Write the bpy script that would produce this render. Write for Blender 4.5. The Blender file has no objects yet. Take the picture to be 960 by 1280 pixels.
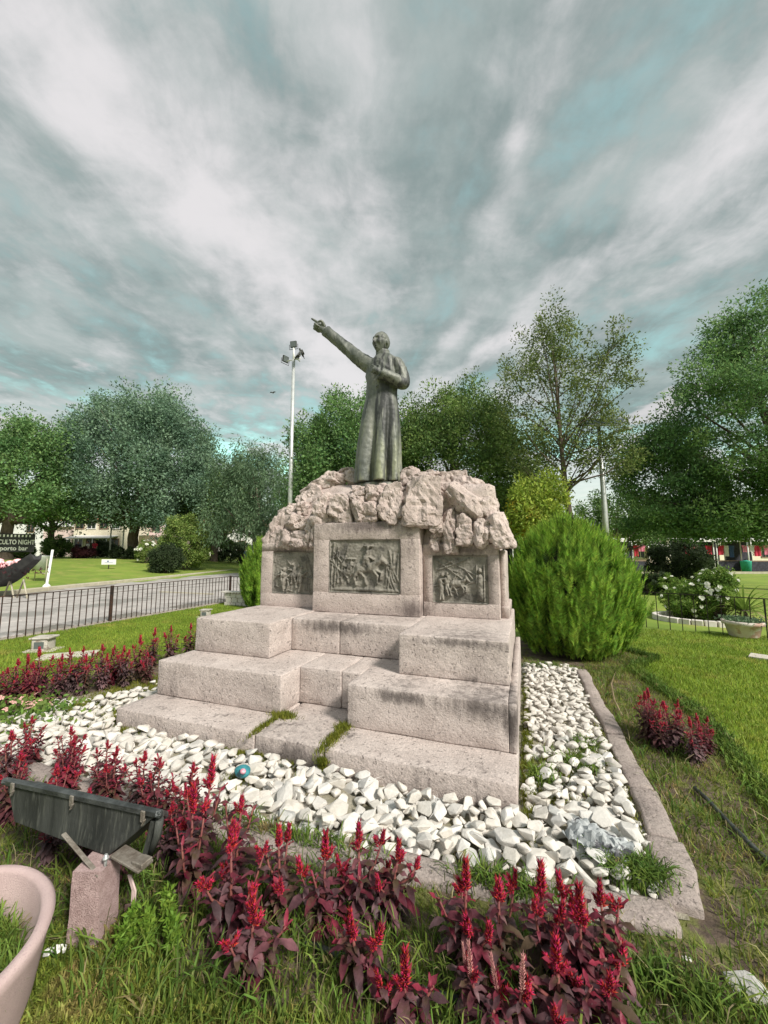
import bpy, bmesh, math, random
import numpy as np
from mathutils import Vector, Matrix, Euler, noise
PI = math.pi
rnd = random.Random(7)
rs = np.random.RandomState(7)
SC = bpy.context.scene
COL = SC.collection

# ---------------------------------------------------------------- camera
PITCH, YAW, CAM_Z = math.radians(5.92), math.radians(19.86), 1.6
cd = bpy.data.cameras.new('camera'); cam = bpy.data.objects.new('camera', cd); COL.objects.link(cam)
cd.sensor_fit = 'HORIZONTAL'; cd.sensor_width = 36; cd.lens = 18.075; cd.clip_start = 0.05; cd.clip_end = 2000
cam.location = (0, 0, CAM_Z); cam.rotation_euler = (PI / 2 + PITCH, 0, YAW)
SC.camera = cam
CM = Euler((PI / 2 + PITCH, 0, YAW)).to_matrix()

def ray(px, py):
    return CM @ Vector((px - 480, 640 - py, -482))
def at(px, py, z=0.0):
    """world point at height z seen at column px, row py of the 960 x 1280 photograph"""
    d = ray(px, py); t = (z - CAM_Z) / d.z
    return Vector((0, 0, CAM_Z)) + d * t
def aty(px, py, y):
    d = ray(px, py); t = y / d.y
    return Vector((0, 0, CAM_Z)) + d * t
def far(px, dist):
    """ground point dist metres away (along the viewing direction) in column px"""
    d = ray(px, 690); f = Vector((-math.sin(YAW), math.cos(YAW)))
    t = dist / (d.xy @ f)
    return Vector((d.x * t, d.y * t, 0))
def rise(x, y):
    s = min(1, max(0, (-x - 18) / 20)); s = s * s * (3 - 2 * s)
    return 1.0 * s * (1 if y > 0 else 0)

# ---------------------------------------------------------------- light
SUN_EL = math.radians(41); SX, SY = 0.84, -0.44
h = math.hypot(SX, SY); SUN = Vector((SX / h * math.cos(SUN_EL), SY / h * math.cos(SUN_EL), math.sin(SUN_EL)))
sl = bpy.data.lights.new('sun', 'SUN'); sl.energy = 3.1; sl.angle = math.radians(10); sl.color = (1, 0.94, 0.86)
so = bpy.data.objects.new('sun', sl); COL.objects.link(so)
so.rotation_euler = SUN.to_track_quat('Z', 'Y').to_euler(); so.location = (5, -5, 20)
SC.view_settings.view_transform = 'Standard'; SC.view_settings.look = 'None'
SC.view_settings.exposure = 0.74; SC.view_settings.gamma = 1.0
SC.cycles.max_bounces = 6; SC.cycles.transparent_max_bounces = 8; SC.cycles.caustics_reflective = False; SC.cycles.caustics_refractive = False

W = bpy.data.worlds.new('World'); SC.world = W; W.use_nodes = True
nt = W.node_tree; nt.nodes.clear()
class NB:
    """tiny node-building helper"""
    def __init__(s, nt): s.nt = nt
    def n(s, t, **k):
        o = s.nt.nodes.new(t)
        for a, b in k.items(): setattr(o, a, b)
        return o
    def link(s, a, b): s.nt.links.new(a, b)
    def put(s, sock, v):
        if isinstance(v, bpy.types.NodeSocket): s.link(v, sock)
        elif v is not None: sock.default_value = v
    def math(s, op, a, b=None, c=None, clamp=False):
        o = s.n('ShaderNodeMath', operation=op, use_clamp=clamp)
        s.put(o.inputs[0], a); s.put(o.inputs[1], b); s.put(o.inputs[2], c)
        return o.outputs[0]
    def mix(s, f, a, b, mode='MIX'):
        o = s.n('ShaderNodeMix', data_type='RGBA', blend_type=mode, clamp_factor=True)
        s.put(o.inputs[0], f); s.put(o.inputs[6], a); s.put(o.inputs[7], b)
        return o.outputs[2]
    def noise(s, vec, scale, detail=5, rough=.55, dist=0.0, out='Fac'):
        o = s.n('ShaderNodeTexNoise'); s.put(o.inputs['Vector'], vec)
        o.inputs['Scale'].default_value = scale; o.inputs['Detail'].default_value = detail
        o.inputs['Roughness'].default_value = rough; o.inputs['Distortion'].default_value = dist
        return o.outputs[out]
    def ramp(s, f, pts):
        o = s.n('ShaderNodeValToRGB'); s.put(o.inputs[0], f)
        e = o.color_ramp.elements
        while len(e) < len(pts): e.new(0.5)
        for q, (p, c) in zip(e, pts):
            q.position = p; q.color = c if len(c) == 4 else (*c, 1)
        return o.outputs[0]
    def sm(s, v, lo, hi):
        o = s.n('ShaderNodeMapRange', interpolation_type='SMOOTHSTEP')
        s.put(o.inputs[0], v); o.inputs[1].default_value = lo; o.inputs[2].default_value = hi
        return o.outputs[0]
    def comb(s, x, y, z):
        o = s.n('ShaderNodeCombineXYZ'); s.put(o.inputs[0], x); s.put(o.inputs[1], y); s.put(o.inputs[2], z); return o.outputs[0]
    def sep(s, v):
        o = s.n('ShaderNodeSeparateXYZ'); s.put(o.inputs[0], v); return o.outputs
    def scale(s, v, k):
        o = s.n('ShaderNodeVectorMath', operation='MULTIPLY'); s.put(o.inputs[0], v); o.inputs[1].default_value = k; return o.outputs[0]

b = NB(nt)
sky = b.n('ShaderNodeTexSky', sky_type='NISHITA', sun_disc=False)
sky.sun_elevation = SUN_EL; sky.sun_rotation = math.atan2(SX, SY)
sky.air_density = 1.2; sky.dust_density = 1.6; sky.ozone_density = 2.0
dirv = b.n('ShaderNodeTexCoord').outputs['Generated']
x, y, z = b.sep(dirv)
zz = b.math('ADD', b.math('MAXIMUM', z, 0.0), 0.06)
ca, sa = math.cos(YAW), math.sin(YAW)
along = b.math('DIVIDE', b.math('ADD', b.math('MULTIPLY', x, -sa), b.math('MULTIPLY', y, ca)), zz)
across = b.math('DIVIDE', b.math('ADD', b.math('MULTIPLY', x, ca), b.math('MULTIPLY', y, sa)), zz)
P0 = b.comb(along, across, 0.0)
wv = b.noise(P0, 1.3, 3, .5, 0, 'Color')
wsep = b.sep(wv)
al = b.math('ADD', along, b.math('MULTIPLY', b.math('SUBTRACT', wsep[0], .5), .5))
ac = b.math('ADD', across, b.math('MULTIPLY', b.math('SUBTRACT', wsep[1], .5), .38))
PS = b.comb(b.math('MULTIPLY', al, .50), ac, 0.0)               # stretched along the wind
n1 = b.noise(PS, 3.1, 8, .56, .25)                               # streaky sheets
n2 = b.noise(P0, 5.5, 8, .6, .3)                                # small puffs
n3 = b.noise(PS, 1.15, 3, .5)                                   # big light and dark masses
def band(off, slope, w):   # soft streak of cloud lying along the wind
    c = b.math('SUBTRACT', ac, b.math('ADD', b.math('MULTIPLY', along, slope), off))
    q = b.math('DIVIDE', c, w)
    return b.math('POWER', 2.718, b.math('MULTIPLY', b.math('MULTIPLY', q, q), -1.0))
s1 = band(-0.80, .34, .17); s2 = band(1.02, -.33, .09); s3 = band(.40, -.08, .06); s4 = band(-.06, .02, .12)
bands = b.math('ADD', b.math('ADD', b.math('MULTIPLY', s1, .20), b.math('MULTIPLY', s2, .13)), b.math('ADD', b.math('MULTIPLY', s3, .12), b.math('MULTIPLY', s4, .05)))
dens = b.math('ADD', b.math('ADD', b.math('MULTIPLY', n1, .48), b.math('ADD', b.math('ADD', b.math('MULTIPLY', n2, .40), b.math('MULTIPLY', b.noise(b.comb(al, b.math('MULTIPLY', ac, .45), 3.0), 6.5, 7, .6, .5), .20)), b.math('MULTIPLY', b.noise(PS, 15, 6, .62, .4), .10))), b.math('SUBTRACT', b.math('MULTIPLY', bands, 1.0), .01))
lowfade = b.sm(along, 1.6, 4.2)                                  # thinner cloud towards the horizon ahead
dens = b.math('ADD', b.math('SUBTRACT', dens, b.math('MULTIPLY', lowfade, .20)), -.022)
cover = b.sm(dens, .34, .58)
white = b.sm(b.math('ADD', dens, b.math('MULTIPLY', b.math('SUBTRACT', n3, .5), .55)), .49, .86)
clear = b.mix(1.0, sky.outputs[0], (2.0, 2.5, 1.60, 1), 'MULTIPLY')
grey = (1.62, 1.90, 1.86, 1); bright = (4.45, 4.2, 4.26, 1)
clear = b.mix(b.math('MULTIPLY', b.math('SUBTRACT', 1.0, lowfade), .66), clear, (1.55, 2.05, 2.0, 1))
cloudc = b.mix(white, b.mix(b.sm(b.noise(P0, 2.6, 6, .6), .35, .65), (1.30, 1.58, 1.56, 1), (2.25, 2.5, 2.45, 1)), bright)
base = b.mix(b.math('MULTIPLY', cover, .88), clear, cloudc)
# low cumulus bank near the horizon
bank = b.sm(b.math('ADD', b.noise(b.comb(b.math('MULTIPLY', x, 1.0), b.math('MULTIPLY', y, 1.0), b.math('MULTIPLY', z, 3.2)), 4.2, 7, .55), b.math('MULTIPLY', z, -1.3)), .12, .20)
base = b.mix(b.math('MULTIPLY', bank, .85), base, b.mix(n2, (2.7, 2.8, 2.9, 1), (4.8, 4.5, 4.5, 1)))
bg = b.n('ShaderNodeBackground'); b.link(base, bg.inputs[0]); bg.inputs[1].default_value = 0.115
b.link(bg.outputs[0], b.n('ShaderNodeOutputWorld').inputs[0])

# ---------------------------------------------------------------- materials
MATS = {}
def mat(name, c1, c2=None, scale=8, rough=.8, bump=0, bscale=None, metal=0, spec=.3, detail=6, island=0, c3=None, c3scale=2, c3cut=(.5, .62), transl=0, coords='Object', stretch=None, speck=None, sheen=0, orand=0):
    m = bpy.data.materials.new(name); m.use_nodes = True; MATS[name] = m
    t = m.node_tree; t.nodes.clear(); q = NB(t)
    v = q.n('ShaderNodeTexCoord').outputs[coords] if coords != 'World' else q.n('ShaderNodeNewGeometry').outputs['Position']
    if stretch: v = q.scale(v, stretch)
    c2 = c2 or c1
    f = q.sm(q.noise(v, scale, detail, .6), .32, .68)
    col = q.mix(f, (*c1, 1), (*c2, 1))
    if orand:   # pieces differ in tone
        r_ = q.n('ShaderNodeObjectInfo').outputs['Random']; h_ = q.n('ShaderNodeHueSaturation'); q.link(col, h_.inputs['Color'])
        q.put(h_.inputs['Value'], q.math('ADD', q.math('MULTIPLY', r_, orand), 1 - orand * .6)); q.put(h_.inputs['Saturation'], q.math('ADD', q.math('MULTIPLY', q.math('FRACT', q.math('MULTIPLY', r_, 9.7)), .8), .6)); col = h_.outputs[0]
    if c3: col = q.mix(q.sm(q.noise(v, c3scale, 5, .6), *c3cut), col, (*c3, 1))
    if speck:   # (scale, colour, cut) fine grains
        col = q.mix(q.sm(q.noise(v, speck[0], 2, .5), speck[2], speck[2] + .08), col, (*speck[1], 1))
    if island:
        r = q.n('ShaderNodeNewGeometry').outputs['Random Per Island']
        hs = q.n('ShaderNodeHueSaturation'); q.link(col, hs.inputs['Color'])
        q.put(hs.inputs['Value'], q.math('ADD', q.math('MULTIPLY', r, island * 1.2), 1 - island * .6))
        q.put(hs.inputs['Hue'], q.math('ADD', q.math('MULTIPLY', q.math('FRACT', q.math('MULTIPLY', r, 7.3)), .05 * island), .5 - .025 * island))
        col = hs.outputs[0]
    p = q.n('ShaderNodeBsdfPrincipled'); q.link(col, p.inputs['Base Color'])
    p.inputs['Roughness'].default_value = rough; p.inputs['Metallic'].default_value = metal
    p.inputs['Specular IOR Level'].default_value = spec
    if bump:
        bn = q.n('ShaderNodeBump'); bn.inputs['Strength'].default_value = min(1, bump); bn.inputs['Distance'].default_value = .01 * max(1, bump)
        q.link(q.noise(v, bscale or scale * 4, 6, .65), bn.inputs['Height']); q.link(bn.outputs[0], p.inputs['Normal'])
    out = q.n('ShaderNodeOutputMaterial')
    if transl:
        tr = q.n('ShaderNodeBsdfTranslucent'); q.link(col, tr.inputs[0])
        mx = q.n('ShaderNodeMixShader'); mx.inputs[0].default_value = transl
        q.link(p.outputs[0], mx.inputs[1]); q.link(tr.outputs[0], mx.inputs[2]); q.link(mx.outputs[0], out.inputs[0])
    else: q.link(p.outputs[0], out.inputs[0])
    return m

def stone_mat(name, c1, c2, stain, stain_amt=.5, pit=.5, spots=()):
    """pink granite-like cast stone: grains, pits, damp stains with shapes of their own"""
    m = bpy.data.materials.new(name); m.use_nodes = True; MATS[name] = m
    t = m.node_tree; t.nodes.clear(); q = NB(t)
    v = q.n('ShaderNodeNewGeometry').outputs['Position']
    col = q.mix(q.sm(q.noise(v, 3.2, 6, .6), .3, .7), (*c1, 1), (*c2, 1))
    oi = q.n('ShaderNodeObjectInfo').outputs['Random']; hs_ = q.n('ShaderNodeHueSaturation'); q.link(col, hs_.inputs['Color']); q.put(hs_.inputs['Value'], q.math('ADD', q.math('MULTIPLY', oi, .16), .91)); col = hs_.outputs[0]
    col = q.mix(q.math('MULTIPLY', q.sm(q.noise(v, 1.3, 5, .65), .48, .70), .35), col, (c1[0] * .62, c1[1] * .62, c1[2] * .62, 1))
    col = q.mix(q.math('MULTIPLY', q.sm(q.noise(v, 95, 3, .6), .50, .64), .42), col, (c1[0] * .45, c1[1] * .45, c1[2] * .45, 1))
    col = q.mix(q.math('MULTIPLY', q.sm(q.noise(v, 60, 2, .5), .56, .64), .45), col, (min(1, c1[0] * 1.5), min(1, c1[1] * 1.5), min(1, c1[2] * 1.48), 1))
    pits = q.sm(q.noise(v, 34, 4, .6), .60, .68)
    col = q.mix(q.math('MULTIPLY', pits, pit), col, (.07, .06, .058, 1))
    drip = q.noise(q.scale(v, (5.0, 5.0, 1.1)), 1.0, 6, .62)
    st = q.math('MULTIPLY', q.sm(drip, .56, .72), q.sm(q.noise(v, 22, 4, .7), .38, .6))
    col = q.mix(q.math('MULTIPLY', st, stain_amt), col, (*stain, 1))
    for (sx_, sy_, sz_, rx_, rz_) in spots:   # weather stains at known places
        o_ = q.n('ShaderNodeVectorMath', operation='SUBTRACT'); q.link(v, o_.inputs[0]); o_.inputs[1].default_value = (sx_, sy_, sz_)
        l_ = q.n('ShaderNodeVectorMath', operation='LENGTH'); q.link(q.scale(o_.outputs[0], (.62 / rx_, 1.0, .62 / rz_)), l_.inputs[0])
        k_ = q.math('MULTIPLY', q.sm(q.math('ADD', l_.outputs['Value'], q.math('MULTIPLY', q.noise(q.scale(v, (16, 16, 5)), 1.0, 6, .7), 1.5)), 1.6, .80), .85)
        col = q.mix(k_, col, (*stain, 1))
    p = q.n('ShaderNodeBsdfPrincipled'); q.link(col, p.inputs['Base Color']); p.inputs['Roughness'].default_value = .88; p.inputs['Specular IOR Level'].default_value = .2
    bn = q.n('ShaderNodeBump'); bn.inputs['Strength'].default_value = .85; bn.inputs['Distance'].default_value = .012
    hgt = q.math('SUBTRACT', q.math('ADD', q.noise(v, 55, 5, .7), q.math('MULTIPLY', q.noise(v, 9, 4, .6), 1.5)), q.math('MULTIPLY', pits, .5))
    q.link(hgt, bn.inputs['Height']); q.link(bn.outputs[0], p.inputs['Normal'])
    q.link(p.outputs[0], q.n('ShaderNodeOutputMaterial').inputs[0])
    return m

stone_mat('step_stone', (.49, .42, .39), (.60, .525, .49), (.10, .085, .08), .85, .5, [(-.30, 3.0, .47, .32, .10), (-.12, 3.0, .40, .07, .16), (-.95, 3.0, .47, .25, .06), (-1.9, 3.81, .80, .5, .08), (-.5, 3.4, .83, .4, .05), (-1.7, 2.63, .05, .3, .14), (-.3, 2.63, -.02, .4, .08)])
stone_mat('pedestal_stone', (.47, .395, .365), (.575, .49, .455), (.13, .105, .10), .8, .45, [(-1.75, 4.31, 1.92, .7, .10), (-1.2, 4.31, .95, .2, .12), (-.7, 4.44, 1.62, .4, .06), (-3.0, 4.5, 1.62, .4, .06)])
stone_mat('rock_stone', (.46, .375, .345), (.59, .50, .465), (.12, .10, .095), .9, .7)
stone_mat('kerb_concrete', (.33, .275, .255), (.42, .36, .33), (.13, .12, .08), .7, .4)
mat('white_stone', (.54, .515, .475), (.66, .63, .59), 14, .75, .5, 60, c3=(.50, .46, .40), c3scale=9, c3cut=(.58, .75), spec=.3, coords='World', orand=.22, island=.18)
mat('grey_stone', (.42, .42, .41), (.58, .57, .54), 14, .75, .5, 60, coords='World')

def bronze(name, c1, c2, green, dark):
    m = bpy.data.materials.new(name); m.use_nodes = True; MATS[name] = m
    t = m.node_tree; t.nodes.clear(); q = NB(t)
    v = q.n('ShaderNodeTexCoord').outputs['Object']
    col = q.mix(q.sm(q.noise(q.scale(v, (1, 1, .35)), 7, 6, .6), .3, .7), (*c1, 1), (*c2, 1))
    zc = q.sep(v)[2]
    gm = q.math('MULTIPLY', q.sm(q.noise(q.scale(v, (1, 1, .16)), 9, 6, .65), .42, .66), q.sm(q.math('MULTIPLY', zc, -1), -1.25, .0))
    col = q.mix(gm, col, (*green, 1))
    dk = q.math('MAXIMUM', q.sm(q.noise(q.scale(v, (1, 1, .07)), 6.5, 4, .6), .53, .60), q.math('MULTIPLY', q.sm(q.noise(v, 14, 6, .7), .56, .66), .3))
    col = q.mix(q.math('MULTIPLY', dk, .8), col, (*dark, 1))
    p = q.n('ShaderNodeBsdfPrincipled'); q.link(col, p.inputs['Base Color'])
    p.inputs['Roughness'].default_value = .55; p.inputs['Metallic'].default_value = .25; p.inputs['Specular IOR Level'].default_value = .4
    bn = q.n('ShaderNodeBump'); bn.inputs['Strength'].default_value = .5; bn.inputs['Distance'].default_value = .006
    q.link(q.noise(v, 45, 5, .6), bn.inputs['Height']); q.link(bn.outputs[0], p.inputs['Normal'])
    q.link(p.outputs[0], q.n('ShaderNodeOutputMaterial').inputs[0]); return m
bronze('bronze', (.095, .105, .094), (.22, .225, .20), (.28, .295, .19), (.026, .027, .031))
mat('plaque_bronze', (.19, .175, .15), (.30, .28, .24), 12, .75, .4, 80, metal=.1, c3=(.12, .112, .098), c3scale=6, spec=.3)

def leafm(name, c1, c2, isl=.8, scale=.5, transl=.38, **k):
    return mat(name, c1, c2, scale, .6, 0, island=isl, transl=transl, spec=.25, coords='World', detail=3, **k)
leafm('leaf_blue', (.125, .215, .145), (.23, .34, .22))
leafm('leaf_dark', (.09, .16, .05), (.20, .29, .08), scale=.9)
leafm('leaf_mid', (.105, .205, .075), (.20, .33, .115), scale=.8)
leafm('leaf_light', (.10, .19, .05), (.16, .26, .08), scale=.8)
leafm('leaf_airy', (.10, .145, .045), (.20, .25, .08), scale=.9)
leafm('leaf_willow', (.11, .18, .10), (.18, .27, .15))
leafm('leaf_yellow', (.30, .27, .03), (.42, .30, .03))
leafm('leaf_creeper', (.14, .23, .04), (.28, .36, .11), scale=3)
leafm('leaf_shrub', (.035, .055, .025), (.075, .11, .05), scale=2)
leafm('leaf_maroon', (.055, .018, .025), (.09, .03, .035), scale=2)
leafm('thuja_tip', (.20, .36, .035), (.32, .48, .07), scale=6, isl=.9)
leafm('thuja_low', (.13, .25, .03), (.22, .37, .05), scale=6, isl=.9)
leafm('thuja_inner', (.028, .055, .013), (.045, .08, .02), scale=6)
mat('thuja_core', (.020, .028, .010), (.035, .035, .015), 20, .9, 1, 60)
leafm('rose_leaf', (.12, .21, .04), (.22, .33, .07), scale=3)
leafm('grass_lawn', (.19, .28, .035), (.28, .37, .055), scale=1.2, isl=.9, c3=(.36, .36, .08), c3scale=1.7, c3cut=(.52, .70))
leafm('grass_weed', (.09, .16, .03), (.17, .25, .045), scale=2, isl=.9, c3=(.28, .23, .10), c3scale=7, c3cut=(.58, .66))
leafm('grass_front', (.15, .21, .03), (.25, .29, .055), scale=3, isl=.9, c3=(.36, .29, .11), c3scale=4, c3cut=(.50, .64))
leafm('moss', (.14, .17, .02), (.24, .25, .04), scale=5, isl=.9)
leafm('dry_grass', (.36, .30, .17), (.50, .42, .25), scale=5, isl=.7)
leafm('weed_bright', (.13, .24, .03), (.22, .34, .05), scale=5, isl=.5)
mat('celosia_leaf', (.075, .026, .034), (.19, .070, .080), 14, .5, .3, 60, transl=.2, coords='World', spec=.3, c3=(.085, .060, .035), c3scale=6, island=.5, orand=.7)
mat('celosia_leaf_red', (.22, .025, .05), (.32, .04, .07), 9, .45, .3, 60, transl=.25, coords='World')
mat('celosia_plume', (.26, .010, .022), (.47, .022, .05), 18, .7, 0, island=1.2, transl=.15, coords='World')
mat('celosia_dried', (.42, .17, .17), (.55, .30, .26), 25, .8, 0, island=.6, coords='World')
leafm('leaf_lime', (.27, .37, .06), (.40, .48, .09), scale=2)
mat('celosia_stem', (.16, .045, .05), (.24, .09, .07), 20, .6, .2)
mat('petal_pink', (.80, .42, .38), (.88, .55, .50), 20, .6, island=.3, transl=.2)
mat('petal_white', (.82, .82, .74), (.88, .88, .82), 20, .6, island=.2, transl=.2)
mat('petal_rose', (.80, .30, .38), (.85, .60, .62), 6, .6, island=.5)
mat('bark', (.085, .062, .048), (.16, .125, .10), 9, .9, 1, 30, stretch=(1, 1, .3))
mat('bark_pale', (.19, .15, .115), (.30, .25, .20), 9, .9, 1, 30, stretch=(1, 1, .3))
mat('iron', (.018, .018, .02), (.05, .035, .028), 14, .55, .4, 60, metal=.4)
mat('iron_rust', (.03, .024, .022), (.09, .045, .03), 10, .7, .5, 60, metal=.3)
mat('galvanised', (.50, .52, .52), (.64, .66, .65), 5, .45, .2, 60, metal=.5)
mat('white_paint', (.72, .72, .70), (.80, .80, .78), 8, .5, .1)
mat('lamp_black', (.030, .033, .031), (.075, .08, .074), 9, .6, .6, 60, metal=.2, c3=(.11, .115, .10), c3scale=60, c3cut=(.50, .72), stretch=(1, 1, .16))
mat('lamp_rim', (.05, .055, .055), (.13, .14, .14), 12, .45, .5, 60, metal=.5)
mat('lamp_glass', (.12, .14, .14), None, 4, .12, spec=.6)
mat('rusty_steel', (.20, .17, .14), (.34, .31, .27), 20, .6, .5, 80, metal=.5)
mat('post_concrete', (.38, .27, .26), (.50, .37, .36), 30, .92, .6, 150, speck=(210, (.24, .165, .16), .58), spec=.1)
mat('planter_pink', (.52, .39, .375), (.60, .46, .44), 5, .7, .5, 260, speck=(220, (.50, .36, .36), .56), spec=.25)
mat('cable', (.55, .42, .40), None, 8, .5)
mat('hose', (.03, .035, .032), (.09, .10, .09), 12, .6, .3)
mat('lamp_box', (.42, .39, .34), (.55, .52, .46), 6, .9, .6, 60, c3=(.28, .24, .2), c3scale=9)
mat('pale_slab', (.50, .45, .40), (.60, .55, .49), 10, .9, .5, 90)
mat('path_paver', (.36, .335, .32), (.46, .43, .41), 2.5, .85, .5, 70, coords='World', island=.12, c3=(.26, .25, .235), c3scale=.7)
mat('litter_brown', (.16, .11, .07), (.38, .28, .18), 30, .9, island=.9)
mat('path_joint', (.19, .18, .16), (.26, .24, .21), 8, .95)
mat('kerb_yellow', (.40, .37, .28), (.50, .46, .36), 4, .9, .4, 60, coords='World')
mat('terracotta_white', (.62, .52, .46), (.72, .67, .62), 5, .8, .6, 50, c3=(.50, .33, .27), c3scale=4, c3cut=(.5, .6))
mat('brick_white', (.62, .56, .52), (.70, .66, .62), 5, .85, .5, 60, island=.3)
mat('paint_teal', (.03, .16, .20), (.06, .30, .33), 14, .5, .3, c3=(.02, .05, .06), c3scale=9)
mat('paint_pink', (.70, .15, .25), (.80, .55, .6), 40, .5)
mat('plastic_grey', (.30, .32, .33), (.48, .50, .50), 10, .35, .4, 40, c3=(.10, .10, .11), c3scale=12, c3cut=(.55, .6))
mat('paper', (.75, .75, .72), None, 8, .7)
mat('sign_black', (.025, .025, .028), (.05, .05, .05), 5, .6)
mat('letter_white', (.82, .82, .78), None, 5, .6)
mat('wall_pink', (.62, .47, .45), (.72, .58, .55), 1, .9, .3, 20)
mat('wall_cream', (.68, .62, .48), (.76, .70, .56), 1, .9, .3, 20)
mat('wall_white', (.66, .66, .66), (.76, .75, .74), 1, .9, .3, 20)
mat('wall_tan', (.50, .39, .30), (.60, .48, .37), 2, .9, .6, 14)
mat('shutter', (.22, .15, .11), (.32, .22, .16), 3, .8, stretch=(6, 6, .5))
mat('dark_glass', (.02, .024, .028), None, 4, .2, spec=.6)
mat('roof_tile', (.35, .16, .11), (.45, .24, .17), 3, .85, .6, 12)
mat('cloth_red', (.50, .03, .07), (.60, .06, .10), 6, .85)
mat('cloth_pink', (.72, .18, .32), (.80, .32, .42), 6, .85)
mat('cloth_white', (.72, .70, .68), None, 6, .85)
mat('cloth_green', (.03, .30, .20), (.05, .42, .30), 3, .7)
mat('cloth_dark', (.03, .03, .04), (.06, .06, .08), 6, .85)
mat('cloth_blue', (.05, .09, .22), (.08, .13, .3), 6, .85)
mat('skin', (.42, .25, .18), None, 5, .6)
mat('solar_cell', (.03, .045, .05), (.05, .07, .075), 5, .3)
mat('bird_feather', (.05, .05, .05), (.1, .1, .1), 30, .8)

# ---------------------------------------------------------------- object helpers
def link(o, parent=None):
    COL.objects.link(o)
    if parent is not None: o.parent = parent
    return o
def obj(name, me, m=None, parent=None, loc=None, rot=None, scale=None):
    if isinstance(me, bmesh.types.BMesh):
        bm = me; me = bpy.data.meshes.new(name); bm.to_mesh(me); bm.free()
    if m is not None and not me.materials: me.materials.append(MATS[m])
    o = bpy.data.objects.new(name, me)
    if loc is not None: o.location = loc
    if rot is not None: o.rotation_euler = rot
    if scale is not None: o.scale = (scale,) * 3 if isinstance(scale, (int, float)) else scale
    return link(o, parent)
def tag(o, label, cat, group=None):
    o['label'] = label; o['category'] = cat
    if group: o['group'] = group
    return o
def thing(name, label, cat, loc=(0, 0, 0), rz=0, group=None, scale=1):
    o = bpy.data.objects.new(name, None); o.empty_display_size = .1
    o.location = loc; o.rotation_euler = (0, 0, rz); o.scale = (scale,) * 3
    link(o); return tag(o, label, cat, group)
def struct(o): o['kind'] = 'structure'; return o
def stuff(o): o['kind'] = 'stuff'; return o
def dup(root, loc, rz=0, label=None, scale=None, group=None):
    r = root.copy(); COL.objects.link(r); r.location = loc; r.rotation_euler = (0, 0, rz)
    if scale: r.scale = (scale,) * 3
    if label: r['label'] = label
    if group: r['group'] = group
    for ch in root.children:
        c = ch.copy(); COL.objects.link(c); c.parent = r
        for g in ch.children:
            d = g.copy(); COL.objects.link(d); d.parent = c
    return r
def npmesh(name, V, F):
    """V (n,3); F (m,k) with k = 3 or 4"""
    me = bpy.data.meshes.new(name); V = np.asarray(V, np.float32); F = np.asarray(F, np.int32)
    k = F.shape[1]
    me.vertices.add(len(V)); me.vertices.foreach_set('co', V.ravel())
    me.loops.add(F.size); me.loops.foreach_set('vertex_index', F.ravel())
    me.polygons.add(len(F)); me.polygons.foreach_set('loop_start', np.arange(0, F.size, k, dtype=np.int32))
    me.polygons.foreach_set('loop_total', np.full(len(F), k, np.int32))
    me.update(calc_edges=True); return me
def smooth(me): 
    for p in me.polygons: p.use_smooth = True
    return me
def bx(bm, c, s, R=None):
    """box centre c, size s"""
    M = Matrix.Translation(c) @ (R.to_4x4() if R is not None else Matrix.Identity(4)) @ Matrix.Diagonal((*s, 1))
    bmesh.ops.create_cube(bm, size=1, matrix=M); return bm
def tube(bm, pts, rad, sides=8, cap=True):
    pts = [Vector(p) for p in pts]; n = len(pts)
    if isinstance(rad, (int, float)): rad = [rad] * n
    rings = []; up = None
    for i, p in enumerate(pts):
        d = (pts[min(i + 1, n - 1)] - pts[max(i - 1, 0)]).normalized()
        a = d.cross(Vector((0, 0, 1)) if abs(d.z) < .9 else Vector((1, 0, 0))).normalized() if up is None else (up - d * up.dot(d)).normalized()
        up = a; c = d.cross(a)
        rings.append([bm.verts.new(p + (a * math.cos(t) + c * math.sin(t)) * rad[i]) for t in [2 * PI * k / sides for k in range(sides)]])
    for i in range(n - 1):
        for k in range(sides):
            bm.faces.new((rings[i][k], rings[i][(k + 1) % sides], rings[i + 1][(k + 1) % sides], rings[i + 1][k])).smooth = True
    if cap:
        bm.faces.new(rings[0][::-1]); bm.faces.new(rings[-1])
    return bm
def lathe(bm, prof, sides=24, c=(0, 0, 0), sx=1, sy=1):
    rings = []
    for r, z in prof:
        rings.append([bm.verts.new((c[0] + r * sx * math.cos(t), c[1] + r * sy * math.sin(t), c[2] + z)) for t in [2 * PI * k / sides for k in range(sides)]])
    for i in range(len(rings) - 1):
        for k in range(sides):
            bm.faces.new((rings[i][k], rings[i][(k + 1) % sides], rings[i + 1][(k + 1) % sides], rings[i + 1][k])).smooth = True
    return bm
def bevel(bm, w, seg=1):
    bmesh.ops.bevel(bm, geom=bm.edges[:] , offset=w, segments=seg, affect='EDGES', profile=.6); return bm
def box_obj(name, m, lo, hi, parent=None, bev=.004):
    lo, hi = Vector(lo), Vector(hi); bm = bmesh.new(); bx(bm, (lo + hi) / 2, hi - lo)
    if bev: bevel(bm, bev)
    return obj(name, bm, m, parent)
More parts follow.
